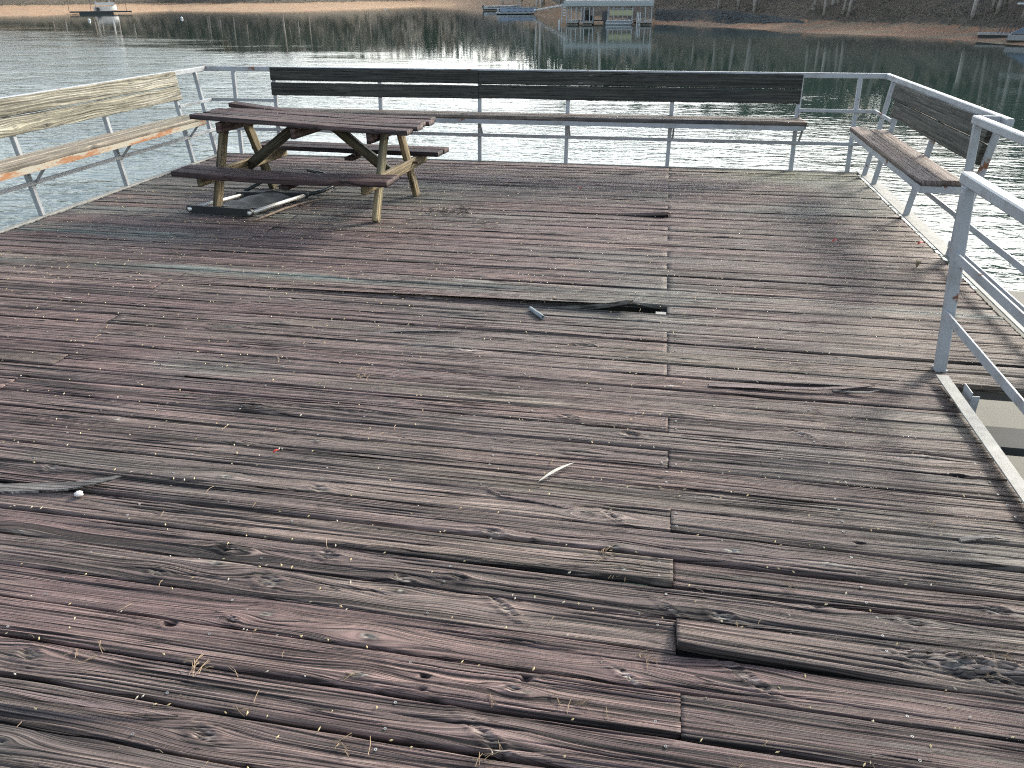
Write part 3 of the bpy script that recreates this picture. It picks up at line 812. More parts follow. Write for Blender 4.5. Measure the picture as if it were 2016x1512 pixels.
# ================================================================== picnic table
pt = thing("picnic_table", "dark stained wooden picnic table with warped top boards and attached benches", "picnic table", (-2.967, 6.51, 0), R(-3.2))
DKT = (0.072, 0.043, 0.038); DKT2 = (0.105, 0.073, 0.066); DKT3 = (0.042, 0.032, 0.033); LEG = (0.20, 0.155, 0.09); LEG2 = (0.13, 0.12, 0.075); LEG3 = (0.27, 0.22, 0.13)
def tb(name, o, d, uz, L, w, th, pal, seed, **kw):
    wb = Wood(); ux = Vector(d).normalized(); uz = Vector(uz).normalized(); uy = uz.cross(ux).normalized(); uz = ux.cross(uy)
    wb.board(L, w, th, frame(o, ux, uy, uz), kw.pop('nu', max(10, int(L / 0.03))), kw.pop('nv', 16), pal, seed, **kw)
    return wb.build(name, M_WOOD, pt)
top_ys = [-0.325, -0.175, -0.025, 0.125, 0.275]
for i, yb in enumerate((-0.315, -0.158, 0.0, 0.158, 0.315)):
    bowA = (0.012, 0.004, 0.0, 0.006, 0.0)[i]
    tl = 0.062 if i < 3 else 0.055
    def zf(U, V, bowA=bowA, i=i):
        x = U / 1.95
        z = tl * (1 - x) - 0.02 * np.sin(np.pi * x) 
        if i == 4: z = z + 0.028 * np.clip(1 - x / 0.42, 0, 1) ** 1.5
        if i == 3: z = z - 0.008 * np.clip(1 - x / 0.3, 0, 1)
        return z + bowA * np.sin(np.pi * x * 1.3)
    x0 = (-0.94, -0.91, -0.94, -0.92, -0.96)[i]
    tb("tabletop_board", (x0, yb, 0.732), (1, 0, 0), (0, 0, 1), 1.94, 0.136, 0.032, (DKT, DKT2, DKT3), 91 + i, zfun=zf, nu=110, nv=22, warp=0.003)
for side in (-1, 1):
    for j in (0, 1):
        yb = side * (0.555 + j * 0.150)
        def zf(U, V, s_=side): return (0.010 if s_ < 0 else -0.004) * (1 - 2 * U / 1.96) * 0 - 0.022 * np.sin(np.pi * U / 1.96) * (s_ < 0) + 0 * U
        tb("bench_board", (-0.94 + 0.01 * j, yb, 0.405), (1, 0, 0), (0, 0, 1), 1.89, 0.143, 0.036, (DKT, DKT3, DKT2), 101 + side * 3 + j, zfun=zf, nu=90, nv=18, warp=0.003)
for ex in (-0.74, 0.70):
    ztop = 0.732 - 0.036 + (0.060 * (1 - (ex + 1.02) / 2.05)) - 0.012
    for s_ in (-1, 1):   # A-frame legs
        a = Vector((ex, s_ * 0.49, 0.0)); b = Vector((ex, s_ * 0.155, ztop - 0.02))
        d = (b - a)
        ox = ex + (0.02 if ex > 0 else -0.02)
        tb("leg", Vector((ox + 0.019, a.y, a.z + 0.005)), d, (1, 0, 0), d.length, 0.088, 0.038, (LEG, LEG2, LEG3), 111 + int(ex * 10) + s_, cup=0, warp=0, nv=12)
    ins = -0.045 if ex > 0 else 0.045
    tb("bench_support", Vector((ex + 0.058 if ex > 0 else ex + 0.038, -0.72, 0.320)), (0, 1, 0), (1, 0, 0), 1.44, 0.092, 0.036, (LEG, LEG2, LEG3), 121 + int(ex * 10), cup=0, warp=0, nv=12)
    tb("top_cleat", Vector((ex + (-0.02 if ex > 0 else 0.058), -0.36, ztop - 0.048)), (0, 1, 0), (1, 0, 0), 0.72, 0.085, 0.036, (DKT2, BR2, DKT), 125 + int(ex * 10), cup=0, warp=0, nv=10)
    s2 = 1 if ex > 0 else -1   # diagonal braces
    a = Vector((ex - s2 * 0.03, 0.0, 0.30)); b = Vector((s2 * 0.16, 0.0, 0.705 - 0.05 + 0.03))
    tb("diagonal_brace", Vector((a.x, 0.044, a.z)), b - a, (0, -1, 0) if False else (0, 1, 0), (b - a).length, 0.085, 0.036, (LEG2, BR2, LEG), 131 + s2, cup=0, warp=0, nv=10)
mbolt = simple("rusty_bolt", (0.07, 0.045, 0.035), 0.8, 0.3)
for ex in (-0.74, 0.70):
    for (by_, bz_) in ((-0.34, 0.335), (0.34, 0.335), (-0.20, 0.63), (0.20, 0.63)):
        m_ = MB(); xo = ex + 0.019 + (0.02 if ex > 0 else -0.02) + 0.019
        m_.tube([(xo - 0.004, by_, bz_), (xo + 0.045 * (bz_ < 0.5 and ex > 0) + 0.006, by_, bz_)], 0.011, 8); m_.build("bolt", mbolt, pt)
m_ = tb("top_cleat", Vector((0.0, -0.36, 0.66)), (0, 1, 0), (1, 0, 0), 0.72, 0.085, 0.036, (DKT2, BR2, DKT), 141, cup=0, warp=0, nv=10)
for s_ in (-1, 1):
    tb("bench_cleat", Vector((0.06, s_ * 0.74 if s_ < 0 else 0.49, 0.327)), (0, 1, 0), (0, 0, 1), 0.25, 0.088, 0.03, (DKT, BR2, DKT3), 151 + s_, cup=0, warp=0, nv=8, nu=12)

# ================================================================== folded camp chair under the table
ch = thing("folded_chair", "collapsed black folding chair with silver tubes lying under the picnic table", "folding chair", (-3.5, 6.2, 0))
def cm(name, f, mat, smooth=False):
    m_ = MB(); f(m_); o = m_.build(name, mat, ch, smooth); return rel(o, ch)
def flatbar(m_, a, b, w, h):
    a = Vector(a); b = Vector(b); d = (b - a).normalized(); s = Vector((-d.y, d.x, 0)) 
    pts = []
    for k in range(9): 
        t = math.pi / 2 + math.pi * k / 8; pts.append(a + d * math.cos(t) * h / 2 + Vector((0, 0, 1)) * math.sin(t) * h / 2)
    for k in range(9):
        t = -math.pi / 2 + math.pi * k / 8; pts.append(b + d * math.cos(t) * h / 2 + Vector((0, 0, 1)) * math.sin(t) * h / 2)
    n = len(pts); vs = [p + s * w / 2 for p in pts] + [p - s * w / 2 for p in pts]
    fs = [tuple(range(n)), tuple(range(2 * n - 1, n - 1, -1))] + [(i, i + n, (i + 1) % n + n, (i + 1) % n) for i in range(n)]
    m_.add(vs, fs)
A = Vector((-3.985, 6.03, 0.035)); B = Vector((-3.40, 5.985, 0.035))
C_ = Vector((-3.74, 6.52, 0.05)); D_ = Vector((-3.165, 6.60, 0.05))
cm("side_rail", lambda m: flatbar(m, A, B, 0.03, 0.062), M_BLACK)
cm("side_rail", lambda m: flatbar(m, C_ + Vector((-0.05, 0.0, 0)), D_, 0.03, 0.055), M_BLACK)
cm("leg_tube", lambda m: m.tube([A + Vector((0, -0.03, 0)), C_ + Vector((0, 0.02, 0))], 0.017, 12), M_ALU, True)
cm("leg_tube", lambda m: m.tube([B + Vector((0, -0.03, 0)), D_ + Vector((0, 0.02, 0))], 0.017, 12), M_ALU, True)
def arc(m):
    p = [D_ + Vector((0.0, 0.02, 0)), D_ + Vector((0.10, 0.14, 0.01)), D_ + Vector((0.16, 0.28, 0.03)), D_ + Vector((0.12, 0.42, 0.06)), D_ + Vector((-0.04, 0.52, 0.09)), D_ + Vector((-0.22, 0.56, 0.11))]
    m.tube(p, 0.016, 10)
cm("back_tube", arc, M_BLKPAINT, True)
def arc2(m):
    p = [Vector((-3.78, 6.62, 0.06)), Vector((-3.72, 6.86, 0.10)), Vector((-3.62, 6.98, 0.12)), Vector((-3.45, 7.00, 0.12)), Vector((-3.33, 6.90, 0.09))]
    m.tube(p, 0.016, 10)
cm("arm_tube", arc2, M_BLKPAINT, True)
def fab(m):
    rows = 9; cols = 9; vs = []
    for i in range(rows):
        for j in range(cols):
            u = i / 8; v = j / 8
            p0 = A.lerp(B, 0.15 + 0.75 * v); p1 = C_.lerp(D_, 0.1 + 0.8 * v)
            p = p0.lerp(p1, 0.18 + 0.80 * u)
            vs.append((p.x, p.y, 0.035 + 0.04 * math.sin(math.pi * v) * (0.3 + u) + 0.008 * math.sin(i * 2.1 + j)))
    n = len(vs); vs += [(x, y, z - 0.01) for x, y, z in vs]
    fs = [(i * 9 + j, i * 9 + j + 1, (i + 1) * 9 + j + 1, (i + 1) * 9 + j) for i in range(8) for j in range(8)]
    fs += [tuple(n + k for k in reversed(f)) for f in fs]
    edge = [j for j in range(9)] + [i * 9 + 8 for i in range(1, 9)] + [72 + j for j in range(7, -1, -1)] + [i * 9 for i in range(7, 0, -1)]
    fs += [(edge[i], edge[(i + 1) % len(edge)], n + edge[(i + 1) % len(edge)], n + edge[i]) for i in range(len(edge))]
    m.add(vs, fs)
cm("seat_fabric", fab, M_BLACK, True)

# ================================================================== small things on the deck
M_BARK = simple("stick_bark", (0.20, 0.15, 0.11), 0.8, 0, 0.3, 40)
pts = [G(x, y, 0.012) for x, y in ((478, 437), (505, 433), (532, 422), (560, 411), (590, 402), (615, 395), (637, 391))]
m_ = MB(); m_.tube([tuple(p) for p in pts], [0.004, 0.008, 0.010, 0.010, 0.009, 0.007, 0.003], 7)
m_.tube([tuple(pts[4]), tuple(G(604, 407, 0.02))], [0.006, 0.002], 6)
tag(m_.build("stick", M_BARK, None, True), "long thin brown stick lying on the boards beside the folded chair", "stick")
m_ = MB()
a = Vector(G(1044, 607, 0.012)); b = Vector(G(1069, 625, 0.012)); d = (b - a).normalized()
n = 14; vs = []; sx = Vector((-d.y, d.x, 0)); 
for e in (a, b):
    for r_ in (0.0125, 0.0095):
        for q in range(n): t = q * 2 * math.pi / n; vs.append(e + sx * math.cos(t) * r_ + Vector((0, 0, 1)) * math.sin(t) * r_)
fs = []
for q in range(n):
    q2 = (q + 1) % n
    fs += [(q, q2, 2 * n + q2, 2 * n + q), (n + q2, n + q, 3 * n + q, 3 * n + q2), (q2, q, n + q, n + q2), (2 * n + q, 2 * n + q2, 3 * n + q2, 3 * n + q)]
m_.add(vs, fs)
tag(m_.build("pipe_piece", simple("grey_pipe", (0.20, 0.23, 0.24), 0.45), None, True), "short grey pipe offcut lying left of the hole in the deck", "pipe")

def leaf(name, pa, pb, wid, curl, mat, label, cat, z=0.012, lift=0.0):
    a = Vector(G(*pa, z)); b = Vector(G(*pb, z)); d = b - a; s = Vector((-d.y, d.x, 0)).normalized()
    vs = []; n = 12
    for i in range(n + 1):
        t = i / n; wv = wid * (math.sin(math.pi * min(1, t * 1.02)) ** 0.8) * (1 - 0.25 * t)
        c = a + d * t + Vector((0, 0, curl * math.sin(math.pi * t) + lift * t)) + s * 0.06 * wid * math.sin(5 * t)
        vs += [c - s * wv + Vector((0, 0, wv * 0.5)), c, c + s * wv + Vector((0, 0, wv * 0.5))]
    fs = []
    for i in range(n):
        for k in (0, 1): fs.append((i * 3 + k, i * 3 + k + 1, i * 3 + k + 4, i * 3 + k + 3))
    nv_ = len(vs); vs += [v - Vector((0, 0, 0.0008)) for v in vs]; fs += [tuple(nv_ + q for q in reversed(f)) for f in fs]
    m_ = MB(); m_.add(vs, fs); o = m_.build(name, mat, None, True)
    return tag(o, label, cat)
M_LEAFP = simple("dry_pale_leaf", (0.55, 0.53, 0.45), 0.7, 0, 0.2, 60)
M_RED = simple("red_leaf", (0.42, 0.035, 0.025), 0.6, 0, 0.35, 50)
M_BRN = simple("brown_leaf", (0.12, 0.09, 0.035), 0.7, 0, 0.3, 50)
leaf("willow_leaf", (1060, 948), (1131, 910), 0.0085, 0.006, M_LEAFP, "long narrow pale dry leaf lying on the grey boards near the deck's middle joint", "leaf")
leaf("red_leaf", (537, 893), (551, 886), 0.007, 0.006, M_RED, "bright red crumpled leaf fragment alone on the near left boards", "leaf")
leaf("red_leaf", (1637, 477), (1653, 476), 0.016, 0.014, M_RED, "dark red curled leaf out in the open boards left of the right bench's shadow", "leaf")
leaf("red_leaf", (1806, 482), (1822, 480), 0.016, 0.014, M_RED, "dark red curled leaf touching the pale right edge strip", "leaf")
leaf("red_leaf", (1140, 372), (1148, 371), 0.012, 0.010, M_RED, "tiny red leaf far out near the far edge boards", "leaf")
leaf("brown_leaf", (1804, 527), (1811, 519), 0.02, 0.02, M_BRN, "curled olive brown leaf standing up near the guard rail post", "leaf", 0.01, 0.02)
# white pebble-like lump
m_ = MB(); vs = []; c = Vector(G(155, 972, 0.012)); n = 10
for i in range(1, 6):
    th_ = math.pi * i / 6
    for k in range(n):
        ph = 2 * math.pi * k / n; r_ = 0.015 * (0.8 + 0.4 * random.random())
        vs.append(c + Vector((math.sin(th_) * math.cos(ph) * r_ * 1.2, math.sin(th_) * math.sin(ph) * r_, math.cos(th_) * r_ * 0.7)))
fs = [(i * n + k, i * n + (k + 1) % n, (i + 1) * n + (k + 1) % n, (i + 1) * n + k) for i in range(4) for k in range(n)] + [tuple(reversed(range(n))), tuple(4 * n + k for k in range(n))]
m_.add(vs, fs)
tag(m_.build("shell_fragment", simple("white_shell", (0.72, 0.66, 0.62), 0.6, 0, 0.3, 90), None, True), "small white and brown shell fragment below the splintered board on the left", "shell")
# bark chips heap
m_ = MB()
for i in range(46):
    px_ = random.gauss(885, 24); py_ = random.gauss(416, 3.0)
    c = Vector(G(px_, py_, 0.012)); a_ = random.uniform(0, 3.14); l_ = random.uniform(0.012, 0.055)
    d = Vector((math.cos(a_), math.sin(a_), random.uniform(-0.2, 0.4))) * l_ / 2
    m_.bar(c - d + Vector((0, 0, 0.004)), c + d + Vector((0, 0, 0.008)), random.uniform(0.004, 0.018), 0.004)
o = m_.build("rotten_wood_chips", simple("rotten_chips", (0.05, 0.042, 0.035), 0.9, 0, 0.6, 30), None); tag(o, "scatter of dark rotten wood chips on the boards right of the picnic table", kind='stuff')
# splinters (parts of deck that stand up)
def splinter(name, pts, w, th, seed, label, pal=(PURP2, GREY, PURP2)):
    """tapering sliver along pts [(X,Y,Z)...]"""
    vs = []; n = len(pts)
    for i, p in enumerate(pts):
        t = i / (n - 1); ww = w * (1 - t ** 3) * (0.9 if i else 1) + 0.0015
        jj = 0.0015 * math.sin(i * 3.7 + seed)
        vs += [(p[0], p[1] - ww / 2, p[2]), (p[0] + jj, p[1] + ww / 2 + jj, p[2]), (p[0], p[1] + ww / 2, p[2] - th * (1 - t * 0.7)), (p[0], p[1] - ww / 2, p[2] - th * (1 - t * 0.7))]
    fs = []
    for i in range(n - 1):
        for k in range(4): fs.append((i * 4 + k, i * 4 + (k + 1) % 4, i * 4 + 4 + (k + 1) % 4, i * 4 + 4 + k))
    fs += [(3, 2, 1, 0), tuple((n - 1) * 4 + k for k in range(4))]
    V = np.array(vs, float)
    me = bpy.data.meshes.new(name); me.from_pydata([tuple(v) for v in V], [], fs); me.update()
    ca = me.attributes.new('tint', 'FLOAT_COLOR', 'POINT'); cc = np.tile(np.array([*pal[seed % 3], 1.0]), (len(V), 1)); ca.data.foreach_set('color', cc.astype(np.float32).ravel())
    ga = me.attributes.new('grain', 'FLOAT_VECTOR', 'POINT'); gv = V.copy(); gv[:, 0] += seed; ga.data.foreach_set('vector', gv.astype(np.float32).ravel())
    o = link_mesh(name, me, M_DECK, deck); o['label'] = label
def sl(pxs, zs, w, th, seed, label):
    splinter("splinter", [tuple(G(px_, py_, z)) for (px_, py_), z in zip(pxs, zs)], w, th, seed, label)
sl([(-60, 955), (0, 960), (80, 958), (140, 955), (190, 947), (225, 940), (238, 937)], [0.006, 0.008, 0.014, 0.022, 0.030, 0.036, 0.038], 0.06, 0.013, 1, "dark tipped splinter lifting off the left boards")
sl([(1395, 757), (1500, 762), (1600, 765), (1660, 763), (1700, 760), (1730, 757)], [0.004, 0.012, 0.018, 0.020, 0.020, 0.020], 0.030, 0.006, 2, "long sliver peeling up left of the stair opening")
sl([(1640, 768), (1680, 771), (1710, 772), (1732, 768)], [0.004, 0.014, 0.018, 0.016], 0.02, 0.004, 1, "short sliver just below the longer one")
sl([(-80, 1340), (0, 1357), (80, 1372), (180, 1386), (280, 1400), (350, 1409)], [0.03, 0.028, 0.024, 0.02, 0.012, 0.004], 0.022, 0.008, 2, "pale sliver springing up in the near left corner")
sl([(1890, 1062), (1930, 1056), (1960, 1056), (1990, 1062)], [0.006, 0.014, 0.014, 0.006], 0.02, 0.008, 1, "splintered edge on the near right boards")
sl([(1130, 1000), (1060, 985), (990, 975), (945, 953)], [0.006, 0.009, 0.010, 0.010], 0.02, 0.006, 2, "thin splinter under the willow leaf")
sl([(700, 657), (800, 650), (900, 651), (960, 655)], [0.002, 0.008, 0.010, 0.006], 0.02, 0.006, 1, "thin lifted edge on the middle boards")
# screws standing out of raised board
for (x_, y_, z_) in ((-0.085, 4.42, 0.06), (-0.035, 4.40, 0.065), (-0.062, 4.345, 0.055)):
    m_ = MB()
    m_.tube([(x_, y_, z_ - 0.02), (x_ + 0.003, y_, z_ + 0.022)], 0.0022, 6); m_.tube([(x_ + 0.003, y_, z_ + 0.022), (x_ + 0.003, y_, z_ + 0.0245)], 0.0045, 8)
    m_.build("loose_screw", M_SCREW, deck)
m_ = MB(); m_.box((0.075, 4.325, -0.006), (0.06, 0.04, 0.012)); m_.build("joist_end_patch", simple("pale_fresh_wood", (0.28, 0.27, 0.24), 0.7), deck)

# pine needles
def needle(m_, c, ang, l, r=0.0009, bow=0.1):
    d = Vector((math.cos(ang), math.sin(ang), 0)); s = Vector((-d.y, d.x, 0))
    p = [c - d * l / 2, c + s * bow * l + Vector((0, 0, 0.003)), c + d * l / 2]
    for a_, b_ in ((p[0], p[1]), (p[1], p[2])):
        m_.add([a_ - s * r, a_ + s * r, b_ + s * r, b_ - s * r, a_ + Vector((0, 0, r * 2)), b_ + Vector((0, 0, r * 2))], [(0, 4, 5, 3), (4, 1, 2, 5), (0, 3, 2, 1)])
mn = MB()
hot = [(400, 1310, 45, 10), (715, 738, 25, 8), (1150, 1390, 60, 6), (1170, 1090, 50, 8), (1230, 1130, 50, 6), (1450, 1245, 40, 5), (1600, 810, 25, 6), (1560, 1155, 20, 4), (150, 1290, 60, 5), (960, 1490, 60, 8), (1440, 1490, 60, 3), (690, 1330, 8, 2), (475, 1400, 6, 2), (965, 1380, 8, 2), (1990, 1290, 40, 8), (1960, 1330, 40, 6), (1090, 910, 15, 3), (1270, 1300, 40, 4), (700, 1480, 60, 5), (1830, 1030, 12, 3), (2005, 680, 6, 3)]
for (hx, hy, sp, cnt) in hot:
    for i in range(cnt):
        c = Vector(G(random.gauss(hx, sp * 0.5), random.gauss(hy, sp * 0.22), 0.006))
        a_ = random.uniform(0, math.pi); l_ = random.uniform(0.022, 0.06)
        needle(mn, c, a_, l_, 0.0007, random.uniform(-0.08, 0.08))
        if random.random() < 0.6:
            needle(mn, c + Vector((math.cos(a_), math.sin(a_), 0)) * l_ * 0.1, a_ + random.uniform(0.2, 0.5), l_ * 0.9, 0.0007, random.uniform(-0.08, 0.08))
for i in range(230):
    yy = 1.1 + 6.5 * random.random() ** 1.5; xx = random.uniform(-4.8, 1.9)
    if yy < 3.6 and xx > 1.3: continue
    needle(mn, Vector((xx, yy, 0.006)), random.uniform(0, math.pi), random.uniform(0.02, 0.05), 0.0006 + 0.00010 * yy, random.uniform(-0.1, 0.1))
M_NEED = simple("dry_pine_needle", (0.34, 0.25, 0.155), 0.7, 0, 0.4, 12)
tag(mn.build("pine_needles", M_NEED), "dry tan pine needles strewn over the deck boards", kind='stuff')
ms = MB()
for i in range(2000):
    yy = 1.1 + 7.4 * random.random() ** 1.25; xx = random.uniform(-5.0, 1.95)
    if yy < 3.6 and xx > 1.3: continue
    if random.random() < 0.6:
        k = round((yy - Y0) / P); yy = Y0 + k * P + random.uniform(-0.012, 0.012)
    a_ = random.uniform(0, math.pi); l_ = random.uniform(0.002, 0.0065) + 0.0006 * yy; w_ = random.uniform(0.0015, 0.003) + 0.0003 * yy
    d = Vector((math.cos(a_), math.sin(a_), 0)); s = Vector((-d.y, d.x, 0)); c = Vector((xx, yy, 0.003))
    ms.add([c - d * l_, c - s * w_ + Vector((0, 0, 0.001)), c + d * l_ + Vector((0, 0, 0.003)), c + s * w_ + Vector((0, 0, 0.001)), c + Vector((0, 0, 0.004))], [(0, 1, 4), (1, 2, 4), (2, 3, 4), (3, 0, 4)])
m_, nt, p_ = newmat("seed_scale")
gi = N(nt, "ShaderNodeNewGeometry").outputs['Random Per Island']
cr_ = N(nt, "ShaderNodeValToRGB"); nt.links.new(gi, cr_.inputs[0])
cr_.color_ramp.elements[0].color = (0.62, 0.45, 0.22, 1); cr_.color_ramp.elements[1].color = (0.62, 0.58, 0.48, 1)
e = cr_.color_ramp.elements.new(0.5); e.color = (0.7, 0.58, 0.30, 1)
nt.links.new(cr_.outputs[0], p_.inputs['Base Color']); p_.inputs['Roughness'].default_value = 0.7
tag(ms.build("seed_litter", m_), "tiny pale seeds and scales caught in the board gaps", kind='stuff')

# ================================================================== water
def water_mat():
    m, nt, p = newmat("lake_water")
    g = N(nt, "ShaderNodeNewGeometry").outputs['Position']
    rz = (0, 0, R(-8))
    big = noise(nt, g, (0.07, 0.16, 1), 3, 0.5, rot=rz)
    w1 = noise(nt, g, (1.9, 4.0, 1), 2, 0.5, dist=0.5, rot=rz)
    w2 = noise(nt, g, (7.0, 11.0, 1), 2, 0.5, dist=0.5, rot=(0, 0, R(14)))
    w3 = noise(nt, g, (0.6, 1.5, 1), 2, 0.5, dist=0.4, rot=(0, 0, R(-14)))
    # wind line: ripples on the deck's side, glassy towards the far bank
    sep = N(nt, "ShaderNodeSeparateXYZ"); nt.links.new(g, sep.inputs[0])
    d = mathn(nt, 'ADD', mathn(nt, 'MULTIPLY', sep.outputs[0], WA), mathn(nt, 'MULTIPLY', sep.outputs[1], WB))
    d = mathn(nt, 'ADD', d, mathn(nt, 'MULTIPLY', mathn(nt, 'SUBTRACT', big, 0.5), 30.0))
    wind = mapr(nt, d, WC - 14, WC + 10, 1.0, 0.0)
    patch = mapr(nt, noise(nt, g, (0.16, 0.30, 1), 2, 0.5, loc=(5, 1, 0)), 0.35, 0.6, 0.55, 1.0)
    wind = mathn(nt, 'MULTIPLY', wind, patch)
    amp = mathn(nt, 'ADD', mathn(nt, 'MULTIPLY', wind, 1.0), 0.035)
    h = mathn(nt, 'ADD', mathn(nt, 'MULTIPLY', w1, 0.033), mathn(nt, 'MULTIPLY', w2, 0.009))
    h = mathn(nt, 'ADD', h, mathn(nt, 'MULTIPLY', w3, 0.060))
    h = mathn(nt, 'MULTIPLY', h, amp)
    bump(nt, h, 1.0, 1.0, p)
    p.inputs['Base Color'].default_value = (0.030, 0.055, 0.046, 1)
    p.inputs['Roughness'].default_value = 0.03
    p.inputs['IOR'].default_value = 1.333
    return m
# wind line through two lake points
wp1 = G(100, 68, WZ); wp2 = G(1700, 235, WZ)
nx, ny = -(wp2[1] - wp1[1]), (wp2[0] - wp1[0]); ln_ = math.hypot(nx, ny); WA, WB = nx / ln_, ny / ln_
WC = WA * wp1[0] + WB * wp1[1]
m_ = MB(); m_.add([(-1500, -300, WZ), (1500, -300, WZ), (1500, 1500, WZ), (-1500, 1500, WZ)], [(0, 1, 2, 3)])
tag(m_.build("water", water_mat()), "dark green rippled lake water", kind='structure')

# ================================================================== far bank terrain
SH = [(-1500, 70, 0.0), (-900, 52, 0.0), (-400, 40, 0.0), (0, 31.5, 0.0), (60, 31, 0.0), (150, 28, 0.0), (250, 25, 0.0), (330, 21, 0.0), (400, 22, 0.05), (500, 23, 0.05), (580, 22.5, 0.05), (660, 20, 0.1), (760, 15.5, 0.1),
      (830, 12.5, 0.15), (900, 12, 0.2), (950, 14, 0.25), (1010, 19, 0.3), (1070, 33, 0.4), (1130, 44, 0.5), (1290, 47.5, 0.6), (1400, 53, 0.7), (1500, 58, 0.8), (1600, 65, 0.95), (1750, 70, 1), (1850, 76, 1), (1930, 83, 1), (2016, 90, 1), (2300, 118, 1), (2700, 165, 1), (3300, 260, 1)]
sp = np.array([list(G(a, b, WZ)[:2]) + [c] for a, b, c in SH])
def resample(P_, n):
    seg = np.hypot(*np.diff(P_[:, :2], axis=0).T); s = np.concatenate([[0], np.cumsum(seg)]); t = np.linspace(0, s[-1], n)
    return np.stack([np.interp(t, s, P_[:, i]) for i in range(3)], 1)
NC = 640
SP = resample(sp, NC)
prof_s = [-8, -1, 0, 3, 6, 9, 10.5, 13, 18, 26, 36, 50, 70, 90, 120, 170, 240, 340]
profL = [-1.6, -0.15, 0.0, 0.05, 0.1, 0.15, 0.18, 0.23, 0.32, 0.46, 0.64, 0.9, 1.25, 1.65, 5.0, 14, 26, 40]
profC = [-1.6, -0.15, 0.0, 0.14, 0.28, 0.45, 0.95, 1.7, 2.2, 3.2, 5.0, 8.0, 12, 15, 18, 23, 27, 30]
profR = [-1.6, -0.15, 0.0, 0.13, 0.27, 0.42, 0.50, 0.66, 1.9, 3.3, 5.8, 9.5, 13.5, 16, 20, 25, 28, 30]
def height(s, t, X, Y):
    hL = np.interp(s, prof_s, profL); hC = np.interp(s, prof_s, profC); hR = np.interp(s, prof_s, profR)
    w = np.where(t < 0.7, 0, (t - 0.7) / 0.3); a = np.clip((t - 0.15) / 0.4, 0, 1)
    h = (hL * (1 - a) + hC * a) * (1 - w) + hR * w
    return h + (fbm(X * 0.15, Y * 0.15, 5) - 0.5) * np.clip(s, 0, 8) * 0.06 + (fbm(X * 0.8, Y * 0.8, 6) - 0.5) * np.clip(s, 0, 4) * 0.05
out = SP[:, :2] / np.hypot(SP[:, 0], SP[:, 1])[:, None]
ss = np.concatenate([[-8, -3, -1, 0], np.arange(0.75, 20, 0.75), np.arange(20, 60, 3), np.arange(60, 340, 10)])
Pg = SP[:, None, :2] + out[:, None, :] * ss[None, :, None]
jit = (fbm(SP[:, 0] * 0.12, SP[:, 1] * 0.12, 3)[:, None] - 0.5) * 5 * (ss > -2)[None, :]
S_eff = np.maximum(-8, ss[None, :] + jit * 0.35)
HZ = height(np.where(ss[None, :] <= -1, ss[None, :], S_eff), SP[:, 2][:, None] + 0 * ss[None, :], Pg[..., 0], Pg[..., 1]) + WZ
nS = len(ss)
V = np.concatenate([Pg, HZ[..., None]], -1).reshape(-1, 3)
ii, jj = np.meshgrid(np.arange(NC - 1), np.arange(nS - 1), indexing='ij'); a = (ii * nS + jj).ravel()
F = np.stack([a, a + nS, a + nS + 1, a + 1], 1)
me = bpy.data.meshes.new("hillside"); me.from_pydata([tuple(v) for v in V], [], [tuple(map(int, f)) for f in F]); me.update()
at = me.attributes.new('bank', 'FLOAT_VECTOR', 'POINT')
bk = np.stack([np.broadcast_to(S_eff, (NC, nS)), np.broadcast_to(SP[:, 2][:, None], (NC, nS)), HZ - WZ], -1).reshape(-1, 3)
at.data.foreach_set('vector', bk.astype(np.float32).ravel())
m, nt, p = newmat("bank_ground")
g = N(nt, "ShaderNodeNewGeometry").outputs['Position']
bkn = N(nt, "ShaderNodeAttribute", attribute_name="bank").outputs['Vector']
sx = N(nt, "ShaderNodeSeparateXYZ"); nt.links.new(bkn, sx.inputs[0])
s_, t_, h_ = sx.outputs
n1 = noise(nt, g, (0.10, 0.6, 1.0), 4, 0.6); n2 = noise(nt, g, (0.5, 2.5, 1.0), 4, 0.65, loc=(3, 3, 3)); n3 = noise(nt, g, (1.2, 1.2, 1.2), 4, 0.6)
mud = mixc(nt, mapr(nt, n1, 0.4, 0.6, 0, 1), (0.34, 0.185, 0.095), (0.35, 0.25, 0.14))
mud = mixc(nt, mapr(nt, n2, 0.5, 0.66, 0, 0.8), mud, (0.27, 0.20, 0.15))
mud = mixc(nt, mapr(nt, s_, 0.0, 1.2, 0.7, 0.0), mud, (0.10, 0.08, 0.055))
mudR = mixc(nt, mapr(nt, n1, 0.42, 0.58, 0, 1), (0.38, 0.20, 0.11), (0.28, 0.21, 0.13))
mudR = mixc(nt, mapr(nt, n2, 0.5, 0.7, 0, 0.6), mudR, (0.15, 0.12, 0.095))
mud = mixc(nt, mapr(nt, t_, 0.3, 0.75, 0, 1), mud, mudR)
duff = mixc(nt, mapr(nt, n3, 0.35, 0.65, 0, 1), (0.075, 0.068, 0.048), (0.14, 0.11, 0.08))
lim = mathn(nt, 'ADD', mathn(nt, 'ADD', mapr(nt, t_, 0.2, 0.55, 92.0, 9.4), mapr(nt, t_, 0.8, 0.95, 0.0, 4.6)), mathn(nt, 'MULTIPLY', mathn(nt, 'SUBTRACT', n2, 0.5), 5.0))
fm = mathn(nt, 'GREATER_THAN', s_, lim)
nt.links.new(mixc(nt, fm, mud, duff), p.inputs['Base Color']); p.inputs['Roughness'].default_value = 0.95
bump(nt, n2, 0.8, 0.15, p)
tag(link_mesh("hillside", me, m), "far bank of orange mud rising to wooded slopes", kind='structure')

